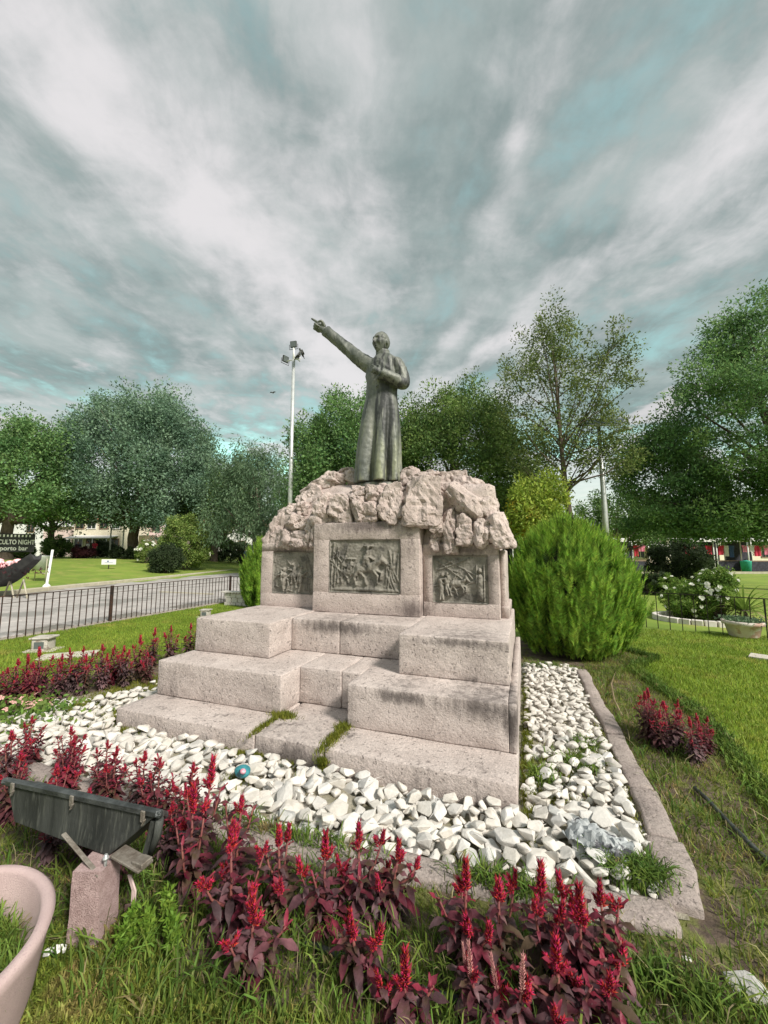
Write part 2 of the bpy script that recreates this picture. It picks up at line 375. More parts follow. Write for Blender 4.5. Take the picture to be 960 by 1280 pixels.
def slab(lo, hi, r=.012, step=.06, amp=.004, seed=0):
    """worn stone block: gridded box with rounded, slightly chipped edges"""
    lo, hi = Vector(lo), Vector(hi); c, hs = (lo + hi) / 2, (hi - lo) / 2
    n = [max(2, min(40, int(round(2 * a / step)))) for a in hs]
    bm = bmesh.new(); idx = {}
    def V(i, j, k):
        if (i, j, k) not in idx:
            u = Vector((i / n[0] * 2 - 1, j / n[1] * 2 - 1, k / n[2] * 2 - 1))
            # push grid lines close to the edges so the rounding stays tight
            for a in range(3):
                s = u[a]; e = max(0.0, 1 - r * 1.2 / hs[a])
                if abs(s) < 1 and abs(s) > 1 - 2.01 / n[a]: s = math.copysign(e, s)
                u[a] = s * hs[a]
            q = Vector([max(-hs[a] + r, min(hs[a] - r, u[a])) for a in range(3)])
            d = u - q
            L = d.length
            if L > 1e-6:
                chip = noise.noise((c + u) * 7 + Vector((seed, 0, 0))); rr = r * (1 if (abs(d.x) > 0) + (abs(d.y) > 0) + (abs(d.z) > 0) < 2 else 1 - .9 * max(0, chip))
                u = q + d / L * rr
            w = c + u
            f = noise.noise(w * 3 + Vector((seed * 3.1, 0, 0))) * amp + noise.noise(w * 17) * amp * .6
            idx[i, j, k] = bm.verts.new(w + (d / L if L > 1e-6 else Vector()) * f)
        return idx[i, j, k]
    for a in range(3):
        b1, c1 = (a + 1) % 3, (a + 2) % 3
        for side in (0, n[a]):
            for i in range(n[b1]):
                for j in range(n[c1]):
                    q = []
                    for di, dj in ((0, 0), (1, 0), (1, 1), (0, 1)):
                        t = [0, 0, 0]; t[a] = side; t[b1] = i + di; t[c1] = j + dj; q.append(V(*t))
                    f = bm.faces.new(q if side else q[::-1]); f.smooth = True
    return bm
def leaves(P, L, Wd, outward=None, up=.3, seed=0, droop=0):
    """one small folded leaf (two triangles) at each point of P; returns V,F"""
    r = np.random.RandomState(seed); n = len(P)
    d = r.normal(size=(n, 3))
    if outward is not None: d = d * .75 + outward
    d[:, 2] += up - droop
    d /= np.linalg.norm(d, axis=1)[:, None]
    a = np.cross(d, r.normal(size=(n, 3))); a /= np.linalg.norm(a, axis=1)[:, None] + 1e-9
    nn = np.cross(d, a)
    L = L * (.6 + .8 * r.rand(n))[:, None]; Wd = Wd * (.6 + .8 * r.rand(n))[:, None]
    V = np.stack([P, P + d * L * .45 + a * Wd * .5 + nn * Wd * .15, P + d * L, P + d * L * .45 - a * Wd * .5 + nn * Wd * .15], 1).reshape(-1, 3)
    i = np.arange(n)[:, None] * 4
    F = np.concatenate([i + [0, 1, 2], i + [0, 2, 3]], 0)
    return V, F
# ================================================================ GROUND
def sheet(name, poly, z, m, parent=None):
    bm = bmesh.new(); bm.faces.new([bm.verts.new((p[0], p[1], z)) for p in poly]); return struct(obj(name, bm, m, parent))
# wide lawn: one sheet to the horizon, finer near the camera, rising gently to the left
xs = np.concatenate([np.linspace(-900, -70, 10), np.linspace(-60, -12, 40), np.linspace(-11, 8, 60), np.linspace(9, 60, 24), np.linspace(80, 900, 8)])
ys = np.concatenate([np.linspace(-300, -12, 6), np.linspace(-10, 12, 70), np.linspace(13, 70, 40), np.linspace(90, 1200, 10)])
gv = np.array([[x, y, rise(x, y) + (noise.noise(Vector((x * .8, y * .8, 0))) * .02 if abs(x) < 12 and y < 12 else 0) - .012] for y in ys for x in xs])
nx = len(xs); gi = np.array([[j * nx + i, j * nx + i + 1, (j + 1) * nx + i + 1, (j + 1) * nx + i] for j in range(len(ys) - 1) for i in range(nx - 1)])
mat('lawn_ground', (.15, .225, .035), (.23, .31, .05), .6, .95, .8, 60, coords='World', c3=(.30, .30, .08), c3scale=1.4, c3cut=(.50, .72))
mat('soil', (.085, .062, .048), (.18, .135, .10), 9, .95, 1.5, 40, coords='World', c3=(.15, .16, .05), c3scale=6, c3cut=(.48, .6))
mat('gravel_dirt', (.22, .20, .13), (.38, .35, .28), 12, .95, 1.5, 50, coords='World')
gm = npmesh('lawn', gv, gi); struct(obj('lawn', smooth(gm), 'lawn_ground'))
# beds (soil) round the monument and the stone bed inside them
sheet('flower_bed_soil', [(-2.6, .95), (-1.2, 1.28), (.1, 1.3), (.6, 1.0), (1.45, 1.2), (1.42, 2.4), (1.40, 3.3), (1.48, 4.2), (1.52, 4.9), (1.40, 5.6), (1.32, 6.3), (1.75, 7.0), (1.2, 7.8), (-.3, 7.6), (-1, 5.6), (-4.2, 5.6), (-5.3, 4.8), (-5.9, 2.9), (-5.2, 1.8), (-3.6, 1.0)], .010, 'soil')
sheet('stone_bed_base', [(-4.75, 2.35), (-3.6, 1.98), (-1.3, 1.98), (.0, 2.06), (.62, 2.18), (.66, 5.95), (-.3, 6.1), (-3.6, 5.2), (-4.3, 4.0), (-4.7, 3.0)], .016, 'gravel_dirt')

# path beyond the left fence, paver by paver; a strip of kerb before the far lawn
def kx(y): return float(np.interp(y, [-6, 8.7, 12.5, 17.2, 27.8, 60], [-17.2, -18.07, -19.23, -20.3, -23.4, -34]))
pb = bmesh.new()
yy = list(np.linspace(-8, 60, 30))
L = [pb.verts.new((kx(q), q, .004)) for q in yy]; Rr = [pb.verts.new((-9.15, q, .004)) for q in yy]
for i in range(len(yy) - 1): pb.faces.new((L[i], Rr[i], Rr[i + 1], L[i + 1]))
path = struct(obj('path', pb, 'path_joint'))
pvm = []
for k in range(4):
    bm = bmesh.new(); bx(bm, (0, 0, 0), (1.17, .88, .05)); bevel(bm, .008)
    for v in bm.verts: v.co.z += noise.noise(v.co * 3 + Vector((k * 9, 0, 0))) * .003
    me = bpy.data.meshes.new('paver'); bm.to_mesh(me); bm.free(); me.materials.append(MATS['path_paver']); pvm.append(me)
cnt = 0
far_pav = bmesh.new()
for r_ in range(44):
    y0 = -1 + r_ * .9
    x0 = -9.75 - (r_ % 2) * .6
    while x0 > kx(y0) + .6:
        if y0 < 22 and cnt < 290:
            o = obj('paver', pvm[rnd.randrange(4)], None, path, (x0, y0, .006 + rnd.uniform(-.003, .003)), (rnd.uniform(-.003, .003), rnd.uniform(-.003, .003), 0)); cnt += 1
        else: bx(far_pav, (x0, y0, .006), (1.17, .88, .05))
        x0 -= 1.2
stuff(obj('far_pavers', far_pav, 'path_paver', path))
# small patch of earth with a pale edge in the path
bm = bmesh.new(); bx(bm, (-12.2, 11.5, .03), (2.6, .12, .07)); struct(obj('path_edging', bm, 'kerb_yellow'))
kb = thing('lawn_kerb', 'long low yellowish kerb between the grey path and the far left lawn', 'kerb')
ky = np.arange(3, 50, 1.25)
for y0 in ky:
    p, q = Vector((kx(y0) - .14, y0, 0)), Vector((kx(y0 + 1.25) - .14, y0 + 1.25, 0)); d = q - p
    bm = bmesh.new(); bx(bm, (0, 0, 0), (.28, d.length - .015, .2)); bevel(bm, .015)
    obj('kerb_stone', bm, 'kerb_yellow', kb, (p + q) / 2 + Vector((0, 0, .05)), (0, 0, -math.atan2(d.x, d.y)))

# kerb of the stone bed
def kerb_y(x): return float(np.interp(x, [-3.7, -1.3, -.5, 0, .4, .62], [1.83, 1.86, 1.94, 2.00, 2.045, 2.09]))
ek = thing('bed_kerb', 'pinkish concrete kerb framing the white stones on the right and in front of the steps', 'kerb')
ys_ = [2.20, 2.66, 3.12, 3.95, 4.8, 5.9]
for i in range(5):
    a, c = ys_[i] + .006, ys_[i + 1] - .006
    bm = slab((.60 - .02 * (i == 0), a, -.10), (.755 - .006 * i, c, .058 + .004 * (i % 2)), .016, .05, .012, i)
    for v in bm.verts:
        if v.co.x > .68: v.co.x += .03 * noise.noise(Vector((v.co.y * 2.2, 0, 3)))
        v.co.x -= .02 * noise.noise(Vector((v.co.y * 1.8, 7, 3))) + .035 * max(0, min(1, (2.9 - v.co.y) / .6))
        if i == 0: v.co.x -= max(0, 2.5 - v.co.y) * .10
    obj('kerb_stone', bm, 'kerb_concrete', ek)
for i, (a, c) in enumerate([(.57, -.12), (-.13, -.80), (-.81, -1.55), (-1.56, -2.3), (-2.31, -3.0), (-3.01, -3.7)]):
    bm = slab((c, 0 + .012 * (i % 2), -.10), (a, .155, .05 + .004 * (i % 2)), .016, .05, .012, 20 + i)
    for v in bm.verts: v.co.y += kerb_y(v.co.x)
    obj('kerb_stone', bm, 'kerb_concrete', ek)

# ================================================================ MONUMENT
mon = thing('monument', 'stepped pinkish stone monument with three bronze reliefs and a rocky top', 'monument', (0, 0, 0))
Z1, Z2, Z3 = .188, .518, .868
blocks = [
    ((-3.545, 2.63, -.12), (-2.028, 3.30, Z1)), ((-2.020, 2.635, -.12), (-1.412, 3.36, Z1)), ((-1.404, 2.628, -.12), (-.088, 3.30, Z1)),
    ((-3.50, 3.005, Z1 + .002), (-2.045, 3.96, Z2)), ((-1.405, 3.0, Z1 + .002), (-.1445, 3.96, Z2 + .002)), ((-.1445, 3.0, Z1 + .002), (-.086, 3.70, Z2 + .002)),
    ((-2.043, 3.305, Z1 + .003), (-1.61, 3.97, Z2 - .001)), ((-1.604, 3.309, Z1 + .003), (-1.407, 3.97, Z2 - .003)),
    ((-3.46, 3.42, Z2 + .002), (-2.478, 5.38, Z3 + .004)), ((-1.085, 3.395, Z2 + .004), (-.145, 5.38, Z3)),
    ((-2.476, 3.81, Z2 + .003), (-1.884, 5.37, Z3 - .003)), ((-1.878, 3.813, Z2 + .003), (-1.088, 5.37, Z3 - .004)),
    ((-.1425, 3.702, .1), (-.086, 5.36, Z2 + .004)),
]
for i, (lo, hi) in enumerate(blocks):
    obj('step_block', slab(lo, hi, .009, .05, .005, i), 'step_stone', mon)
# core under the blocks
bm = bmesh.new(); bx(bm, (-1.82, 4.35, .2), (3.30, 2.0, .5)); obj('core', bm, 'step_stone', mon)

# pedestals, each with a recessed field for its relief
def pedestal(name, x0, x1, y0, y1, z0, z1, px0, px1, pz0, pz1, m, seed):
    bm = slab((x0, y0 + .03, z0), (x1, y1, z1), .012, .07, .005, seed)
    ped = obj(name, bm, m, mon)
    fr = bmesh.new()
    def piece(a, c, d, e, s):
        q = slab((a, y0, c), (d, y0 + .07, e), .008, .06, .004, s); me = bpy.data.meshes.new('t'); q.to_mesh(me); q.free(); fr.from_mesh(me); bpy.data.meshes.remove(me)
    piece(x0, z0, x1, pz0, seed + 1); piece(x0, pz1, x1, z1 - .01, seed + 2)
    piece(x0, pz0 - .01, px0, pz1 + .01, seed + 3); piece(px1, pz0 - .01, x1, pz1 + .01, seed + 4)
    obj('frame', fr, m, ped)
    return ped
pedestal('centre_pedestal', -2.51, -1.125, 4.315, 4.95, Z3 - .002, 1.97, -2.275, -1.36, 1.115, 1.745, 'pedestal_stone', 40)
pedestal('side_pedestal', -3.44, -2.50, 4.50, 5.36, Z3 + .002, 1.73, -3.24, -2.56, 1.05, 1.60, 'pedestal_stone', 50)
pedestal('side_pedestal', -1.12, -.265, 4.445, 5.36, Z3 - .001, 1.70, -1.0, -.385, 1.03, 1.555, 'pedestal_stone', 60)
obj('pilaster', slab((-.262, 4.60, Z3 - .02), (-.205, 5.30, 1.62), .012, .07, .008, 71), 'pedestal_stone', mon)
obj('pilaster_foot', slab((-.262, 4.55, Z3 - .02), (-.17, 5.33, 1.0), .012, .07, .008, 72), 'pedestal_stone', mon)

# relief plaques: height fields made of capsules
def relief(x0, x1, z0, z1, y, caps, seed, nx=110, nz=80):
    """caps: (u1,v1,u2,v2,r1,r2,height) in unit coordinates of the plaque (u right, v up)"""
    w, hgt = x1 - x0, z1 - z0; asp = w / hgt
    U, Vv = np.meshgrid(np.linspace(0, 1, nx), np.linspace(0, 1, nz))
    X, Z = U * asp, Vv
    H = np.zeros_like(X)
    for (u1, v1, u2, v2, r1, r2, hh) in caps:
        ax, az, bx_, bz = u1 * asp, v1, u2 * asp, v2
        L2 = (bx_ - ax) ** 2 + (bz - az) ** 2 + 1e-9
        t = np.clip(((X - ax) * (bx_ - ax) + (Z - az) * (bz - az)) / L2, 0, 1)
        d = np.hypot(X - ax - t * (bx_ - ax), Z - az - t * (bz - az)); r = r1 + (r2 - r1) * t
        H = np.maximum(H, hh * np.sqrt(np.clip(1 - (d / r) ** 2, 0, 1)))
    nz_ = np.array([[noise.fractal(Vector((a * 6 + seed, c * 6, 0)), 1, 2, 4) for a, c in zip(r1, r2)] for r1, r2 in zip(X, Z)])
    H = H * (.85 + .3 * nz_) + .13 * nz_; fine = np.array([[noise.noise(Vector((a * 26, c * 26, seed))) for a, c in zip(r1, r2)] for r1, r2 in zip(X, Z)]); H = np.maximum(H + .10 * fine, -.1) + .1
    edge = np.minimum.reduce([U * asp, (1 - U) * asp, Vv, 1 - Vv])
    H = H * np.clip(edge / .03, 0, 1) + .5 * np.clip(1 - edge / .02, 0, 1)
    D = .052
    Y = y - H * D
    Vt = np.stack([x0 + U * w, Y, z0 + Vv * hgt], -1).reshape(-1, 3)
    i, j = np.meshgrid(np.arange(nx - 1), np.arange(nz - 1)); a = (j * nx + i).ravel()
    F = np.stack([a, a + 1, a + nx + 1, a + nx], 1)
    return smooth(npmesh('relief', Vt, F))
def horse(u, v, s, flip=1, hh=1):
    f = flip; c = []
    def a(*q): 
        u1, v1, u2, v2, r1, r2, k = q; c.append((u + f * u1 * s, v + v1 * s, u + f * u2 * s, v + v2 * s, r1 * s, r2 * s, k * hh))
    a(-.12, 0, .13, .02, .135, .115, 1); a(.13, .04, .27, .20, .10, .055, 1); a(.26, .22, .36, .10, .06, .035, 1); a(.27, .26, .265, .30, .02, .01, 1)
    a(-.16, -.08, -.22, -.24, .06, .03, .9); a(-.22, -.24, -.19, -.42, .03, .022, .9); a(-.12, -.08, -.04, -.24, .055, .03, .8); a(-.04, -.24, -.0, -.40, .028, .02, .8)
    a(.12, -.05, .20, -.18, .05, .03, .9); a(.20, -.18, .19, -.36, .028, .02, .9); a(.16, -.04, .27, -.12, .045, .028, .8); a(.27, -.12, .25, -.27, .026, .02, .8)
    a(-.22, .03, -.30, -.2, .04, .02, .6)
    return c
def rider(u, v, s, f=1, hh=1.15):
    return [(u, v, u + .01 * f, v + .22 * s, .075 * s, .06 * s, hh), (u - .02, v + .1 * s, u - .05 * f, v - .08 * s, .07 * s, .04 * s, hh), (u, v, u + .06 * f * s, v - .17 * s, .045 * s, .03 * s, hh), (u + .01 * f, v + .30 * s, u + .015 * f, v + .33 * s, .042 * s, .045 * s, hh),
            (u - .05, v + .355 * s, u + .07, v + .35 * s, .015, .012, hh), (u, v + .15 * s, u + .10 * f * s, v + .06 * s, .03 * s, .022 * s, hh)]
rr = random.Random(3)
trees = [(.02 + .05 * k, .02 + .08 * k, .04 + .03 * k + rr.uniform(0, .1), .95 - .09 * k, .018, .008, .55) for k in range(5)] + [(rr.uniform(0, .22), rr.uniform(.1, .7), rr.uniform(0, .28), rr.uniform(.2, .9), .014, .006, .6) for _ in range(16)]
ground_caps = [(rr.uniform(0, 1), .05, rr.uniform(0, 1), .07, .03, .02, .4) for _ in range(8)] + [(.8 + rr.uniform(0, .18), rr.uniform(.05, .8), .8 + rr.uniform(0, .18), rr.uniform(.05, .8), .02, .012, .35) for _ in range(14)]
centre = horse(.54, .47, .78) + rider(.55, .58, .85) + horse(.28, .38, .5, 1, .5) + rider(.31, .46, .5, 1, .6) + trees + ground_caps
def people_caps(k0, n, seed, hh=.9):
    r2 = random.Random(seed); c = []
    for k in range(n):
        u = r2.uniform(.08, .9); v = r2.uniform(.15, .4); s = r2.uniform(.5, .9)
        c += [(u, v, u + r2.uniform(-.04, .04), v + .28 * s, .05 * s, .06 * s, hh), (u, v + .40 * s, u, v + .42 * s, .04 * s, .04 * s, hh), (u, v + .22 * s, u + r2.uniform(-.15, .15), v + r2.uniform(.1, .4) * s, .025, .015, hh), (u, v, u + r2.uniform(-.06, .06), v - .15, .035, .02, hh)]
    c += [(r2.uniform(0, 1), r2.uniform(0, 1), r2.uniform(0, 1), r2.uniform(0, 1), .014, .008, .4) for _ in range(10)]
    return c
for nm, args in (('relief_plaque', (-2.277, -1.358, 1.113, 1.747, 4.336, centre, 1)), ('relief_plaque', (-3.242, -2.558, 1.048, 1.602, 4.522, people_caps(0, 7, 5) + horse(.5, .45, .5, 1, .7), 30)), ('relief_plaque', (-1.002, -.383, 1.028, 1.557, 4.467, people_caps(0, 4, 8) + horse(.45, .4, .6, 1, .9) + [(.86, .12, .86, .55, .07, .06, 1), (.86, .68, .86, .70, .045, .045, 1), (.8, .05, .8, .8, .012, .012, .7), (.93, .05, .93, .8, .012, .012, .7)], 60))):
    o = obj('relief_plaque', relief(*args), 'plaque_bronze', mon)
    o['label'] = {1: 'middle bronze relief with a rider on horseback', 30: 'left bronze relief crowded with small figures', 60: 'right bronze relief with a standing robed figure'}[args[6]]

# rocks on top
def rock_mesh(seed, w, d, hgt, flare=0.0, pw=7.0, rough=.10, n=14):
    rq = random.Random(seed * 7 + 1); planes = []
    for _ in range(11):
        pn = Vector((rq.gauss(0, 1), rq.gauss(0, 1) - .5, rq.gauss(0, 1))).normalized(); planes.append((pn, rq.uniform(.66, .92)))
    bm = bmesh.new(); bmesh.ops.create_cube(bm, size=2); bmesh.ops.subdivide_edges(bm, edges=bm.edges[:], cuts=n, use_grid_fill=True)
    for v in bm.verts:
        u = v.co.copy(); L = (abs(u.x) ** pw + abs(u.y) ** pw + abs(u.z) ** pw) ** (1 / pw); u /= L
        for pn, pd in planes:
            e = u.dot(pn) - pd * (abs(pn.x) + abs(pn.y) + abs(pn.z)) * .82
            if e > 0: u = u - pn * e * .9
        t = 1 - flare * u.z
        p = Vector((u.x * w / 2 * t, u.y * d / 2, u.z * hgt / 2))
        s = min(w, hgt, d); o = Vector((seed * 5.3, seed * 1.7, 0))
        f = noise.noise(p * (1.6 / s) + o) * .12 * s + noise.noise(p * (4.5 / s) + o) * rough * s * .7 - abs(noise.noise(p * 9 + o)) * .034 - abs(noise.noise(p * 24 + o)) * .016 + .008 - .022 * max(0, 1 - (lambda d_: (d_[1] - d_[0]) * 9)(noise.voronoi(p * 3.6 + o)[0]))
        p += u.normalized() * f
        v.co = p
    return bm
# (col,row) centre in the photograph, width and height in its pixels, tilt in degrees, wall distance y, depth, flare
ROCKS = [
 (343, 661, 17, 46, 30, 4.50, .4, .0), (369, 654, 27, 23, 8, 4.46, .35, .1), (356, 675, 27, 22, 0, 4.47, .3, .15), (374, 673, 24, 24, 0, 4.44, .3, .0),
 (385, 662, 9, 40, 0, 4.40, .25, .0), (391, 664, 8, 38, 3, 4.36, .22, .0), (363, 637, 15, 15, 0, 4.55, .3, 0), (376, 636, 15, 16, 0, 4.5, .3, 0),
 (397, 608, 46, 24, -28, 4.75, .4, .0), (384, 621, 32, 20, -32, 4.6, .35, 0), (417, 598, 18, 17, 0, 4.75, .3, 0), (428, 591, 22, 14, -10, 4.95, .3, 0), (437, 597, 14, 19, 0, 4.85, .3, 0),
 (402, 637, 25, 40, 18, 4.34, .34, .25), (424, 634, 25, 44, 4, 4.32, .34, .28), (446, 634, 20, 42, -20, 4.32, .34, .1), (449, 615, 20, 18, 0, 4.4, .3, 0),
 (463, 617, 22, 26, 0, 4.38, .3, 0), (463, 642, 22, 26, -8, 4.32, .32, .1), (485, 630, 29, 50, 5, 4.30, .34, .15), (508, 598, 18, 20, 0, 4.6, .3, 0), (475, 612, 16, 12, 0, 4.55, .3, 0),
 (525, 627, 48, 60, 2, 4.27, .40, .05), (545, 655, 16, 30, -6, 4.33, .3, 0), (542, 677, 13, 24, 3, 4.42, .25, 0), (561, 662, 17, 58, -2, 4.36, .32, .0), (580, 668, 21, 44, -5, 4.36, .32, .1),
 (602, 664, 20, 40, 6, 4.36, .32, .05), (622, 663, 25, 50, -14, 4.36, .4, .15), (580, 628, 50, 32, 38, 4.40, .45, .0), (593, 610, 44, 21, 32, 4.7, .4, .0), (606, 634, 24, 30, 10, 4.5, .4, 0),
 (565, 597, 28, 22, 0, 4.75, .35, 0), (541, 596, 26, 18, 0, 4.8, .35, 0), (512, 592, 20, 14, 0, 4.85, .3, 0), (557, 617, 22, 26, 0, 4.45, .35, 0), (526, 600, 26, 20, 0, 4.5, .3, 0)]
for i, (px, py, w, hh_, tilt, Y, dep, fl) in enumerate(ROCKS):
    p = aty(px, py, Y); dist = (p - Vector((0, 0, CAM_Z))).dot(CM @ Vector((0, 0, -1))); k = dist / 482
    o = obj('rock', rock_mesh(i, w * k * 1.16, dep, hh_ * k * 1.12, fl), 'rock_stone', mon, p + Vector((0, dep * .38, 0)), (math.radians(-7), math.radians(tilt), math.radians(rnd.uniform(-6, 6))))
# rocks of the sides and back
for i in range(26):
    t = i / 25; a = PI * (1.15 * t - .12)
    lay = i % 3
    cx = -1.84 + math.cos(a) * (1.42 - .32 * lay); cy = 5.0 + math.sin(a) * (.42 - .08 * lay) + (.1 if lay else 0)
    o = obj('rock', rock_mesh(90 + i, rnd.uniform(.28, .45), rnd.uniform(.28, .45), rnd.uniform(.3, .45)), 'rock_stone', mon, (cx, cy, 1.72 + .24 * lay + .06 * math.sin(i * 3)), (rnd.uniform(-.3, .3), rnd.uniform(-.3, .3), rnd.uniform(0, 3)))
for fc, fs in (((-1.80, 4.64, 2.14), (.70, .24, .24)), ((-.72, 4.75, 1.98), (.46, .28, .40)), ((-2.85, 4.80, 1.92), (.52, .25, .30))):
    bm = bmesh.new(); bmesh.ops.create_cube(bm, size=2); bmesh.ops.subdivide_edges(bm, edges=bm.edges[:], cuts=9, use_grid_fill=True)
    for v in bm.verts:
        u = v.co.copy(); L = (abs(u.x) ** 5 + abs(u.y) ** 5 + abs(u.z) ** 5) ** .2; u /= L
        p = Vector((fc[0] + u.x * fs[0], fc[1] + u.y * fs[1], fc[2] + u.z * fs[2])); v.co = p + u * (noise.noise(p * 6) * .07 - abs(noise.noise(p * 16)) * .05)
    for f in bm.faces: f.smooth = True
    obj('rock_fill', bm, 'rock_stone', mon)
bm = bmesh.new(); bmesh.ops.create_cube(bm, size=2); bmesh.ops.subdivide_edges(bm, edges=bm.edges[:], cuts=11, use_grid_fill=True)
for v in bm.verts:
    u = v.co.copy(); L = (abs(u.x) ** 4 + abs(u.y) ** 4 + abs(u.z) ** 4) ** .25; u /= L; tp = 1 - .14 * (u.z + 1) / 2
    p = Vector((-1.80 + u.x * 1.42 * tp, 4.97 + u.y * .42 * tp, 2.10 + u.z * .42)); v.co = p + u * noise.noise(p * 4) * .09
for f in bm.faces: f.smooth = True
obj('rock_fill', bm, 'rock_stone', mon)
# ================================================================ STATUE
# local frame: origin at the middle of the hem, x to the right, front towards -y
STL = Vector((-1.85, 4.83, 2.53))
st = thing('statue', 'green-brown bronze statue of a bald man in a long cassock pointing up to the left', 'statue', STL)
def ring_loft(bm, rings):
    """rings: list of vertex coordinate lists, closed"""
    R = [[bm.verts.new(p) for p in r] for r in rings]; n = len(R[0])
    for a, c in zip(R, R[1:]):
        for k in range(n): bm.faces.new((a[k], a[(k + 1) % n], c[(k + 1) % n], c[k]))
    bm.faces.new(R[0][::-1]); bm.faces.new(R[-1])
def lerp(z, T, c): return float(np.interp(z, [t[0] for t in T], [t[c] for t in T]))
CT = [(0, .020, .350, .285), (.25, .022, .338, .270), (.5, .030, .325, .245), (.75, .040, .300, .215), (.98, .050, .272, .185), (1.20, .062, .232, .158), (1.32, .068, .228, .155), (1.45, .075, .238, .165), (1.58, .082, .248, .170), (1.68, .088, .238, .158), (1.74, .090, .195, .135), (1.79, .090, .125, .10), (1.83, .085, .085, .082), (1.875, .082, .080, .080)]
def gauss(a, m, s): return math.exp(-((a - m + PI) % (2 * PI) - PI) ** 2 / s ** 2)
def cassock_ring(z):
    cx, hx, hy = (lerp(z, CT, 1), lerp(z, CT, 2) * (.97 if z < 1.7 else 1), lerp(z, CT, 3)); N = 144; out = []
    a = max(0, min(1, (1.25 - z) / 1.1)); lean = .02
    for k in range(N):
        th = 2 * PI * k / N   # 0 = front
        s, c = math.sin(th), math.cos(th)
        r = 1.0
        w = noise.noise(Vector((z * 1.3, 3, 0))) * .10
        for m, dep, wd in ((-.08, .46, .20), (.76, .42, .15), (-.85, .13, .13), (1.45, .14, .16), (-1.5, .12, .15), (2.2, .16, .2), (-2.3, .15, .2), (3.0, .14, .18)):
            r -= dep * a * gauss(th, m + w, wd)
        for m, dep, wd in ((.34, .09, .26), (-.48, .07, .26), (1.1, .04, .2)): r += dep * a * gauss(th, m + w, wd)
        r += .02 * noise.noise(Vector((s * 3, c * 3, z * 2)))
        # chest creases radiating from the raised arm
        if z > 1.2: r += .03 * math.sin(9 * (z + .6 * s)) * max(0, c) * (z < 1.7)
        out.append(Vector((cx + hx * r * s, -hy * r * c + lean * (z / 2), z)))
    return out
cb = bmesh.new(); ring_loft(cb, [cassock_ring(z) for z in list(np.linspace(0, 1.7, 46)) + [1.74, 1.77, 1.80, 1.83, 1.875]])
def limb(bm, pts, rad, wr=0.0, seed=0, sides=20, sub=7):
    """tapered tube through pts with cloth wrinkles, centripetally smoothed"""
    P = [Vector(p) for p in pts]; n = len(P); S = []; Rd = []
    for i in range(n - 1):
        p0, p1, p2, p3 = P[max(i - 1, 0)], P[i], P[i + 1], P[min(i + 2, n - 1)]
        for j in range(sub):
            t = j / sub
            S.append(.5 * ((2 * p1) + (p2 - p0) * t + (2 * p0 - 5 * p1 + 4 * p2 - p3) * t * t + (3 * p1 - p0 - 3 * p2 + p3) * t ** 3))
            Rd.append(rad[i] * (1 - t) + rad[i + 1] * t)
    S.append(P[-1]); Rd.append(rad[-1])
    start = len(bm.verts)
    if wr: Rd = [r * (1 + wr * .25 * math.sin(i * 2.3 + seed) + wr * noise.noise(Vector((i * .8, seed, 0)))) for i, r in enumerate(Rd)]
    tube(bm, S, Rd, sides)
def ball(bm, c, s, rot=None, seg=16):
    M = Matrix.Translation(c) @ (rot.to_matrix().to_4x4() if rot is not None else Matrix.Identity(4)) @ Matrix.Diagonal((*s, 1))
    bmesh.ops.create_uvsphere(bm, u_segments=seg, v_segments=seg // 2 + 2, radius=1, matrix=M)
SH_R = Vector((-.10, -.0, 1.685)); EL_R = Vector((-.41, -.05, 1.95)); WR_R = Vector((-.76, -.10, 2.275))
SH_L = Vector((.275, .01, 1.635)); EL_L = Vector((.385, -.02, 1.345)); WR_L = Vector((.15, -.235, 1.43))
limb(cb, [SH_R + Vector((.08, 0, -.04)), SH_R, (SH_R + EL_R) / 2 + Vector((0, 0, -.015)), EL_R, (EL_R + WR_R) / 2, WR_R + Vector((.02, 0, -.01))], [.12, .112, .094, .084, .074, .070], .05, 1)
limb(cb, [SH_L + Vector((-.06, 0, .02)), SH_L, (SH_L + EL_L) / 2 + Vector((.03, .02, 0)), EL_L, (EL_L + WR_L) / 2 + Vector((0, -.02, 0)), WR_L], [.10, .102, .093, .086, .076, .068], .05, 5)
ball(cb, SH_R + Vector((.02, 0, .0)), (.105, .10, .10)); ball(cb, SH_L, (.095, .10, .10)); ball(cb, EL_L, (.086, .088, .085))
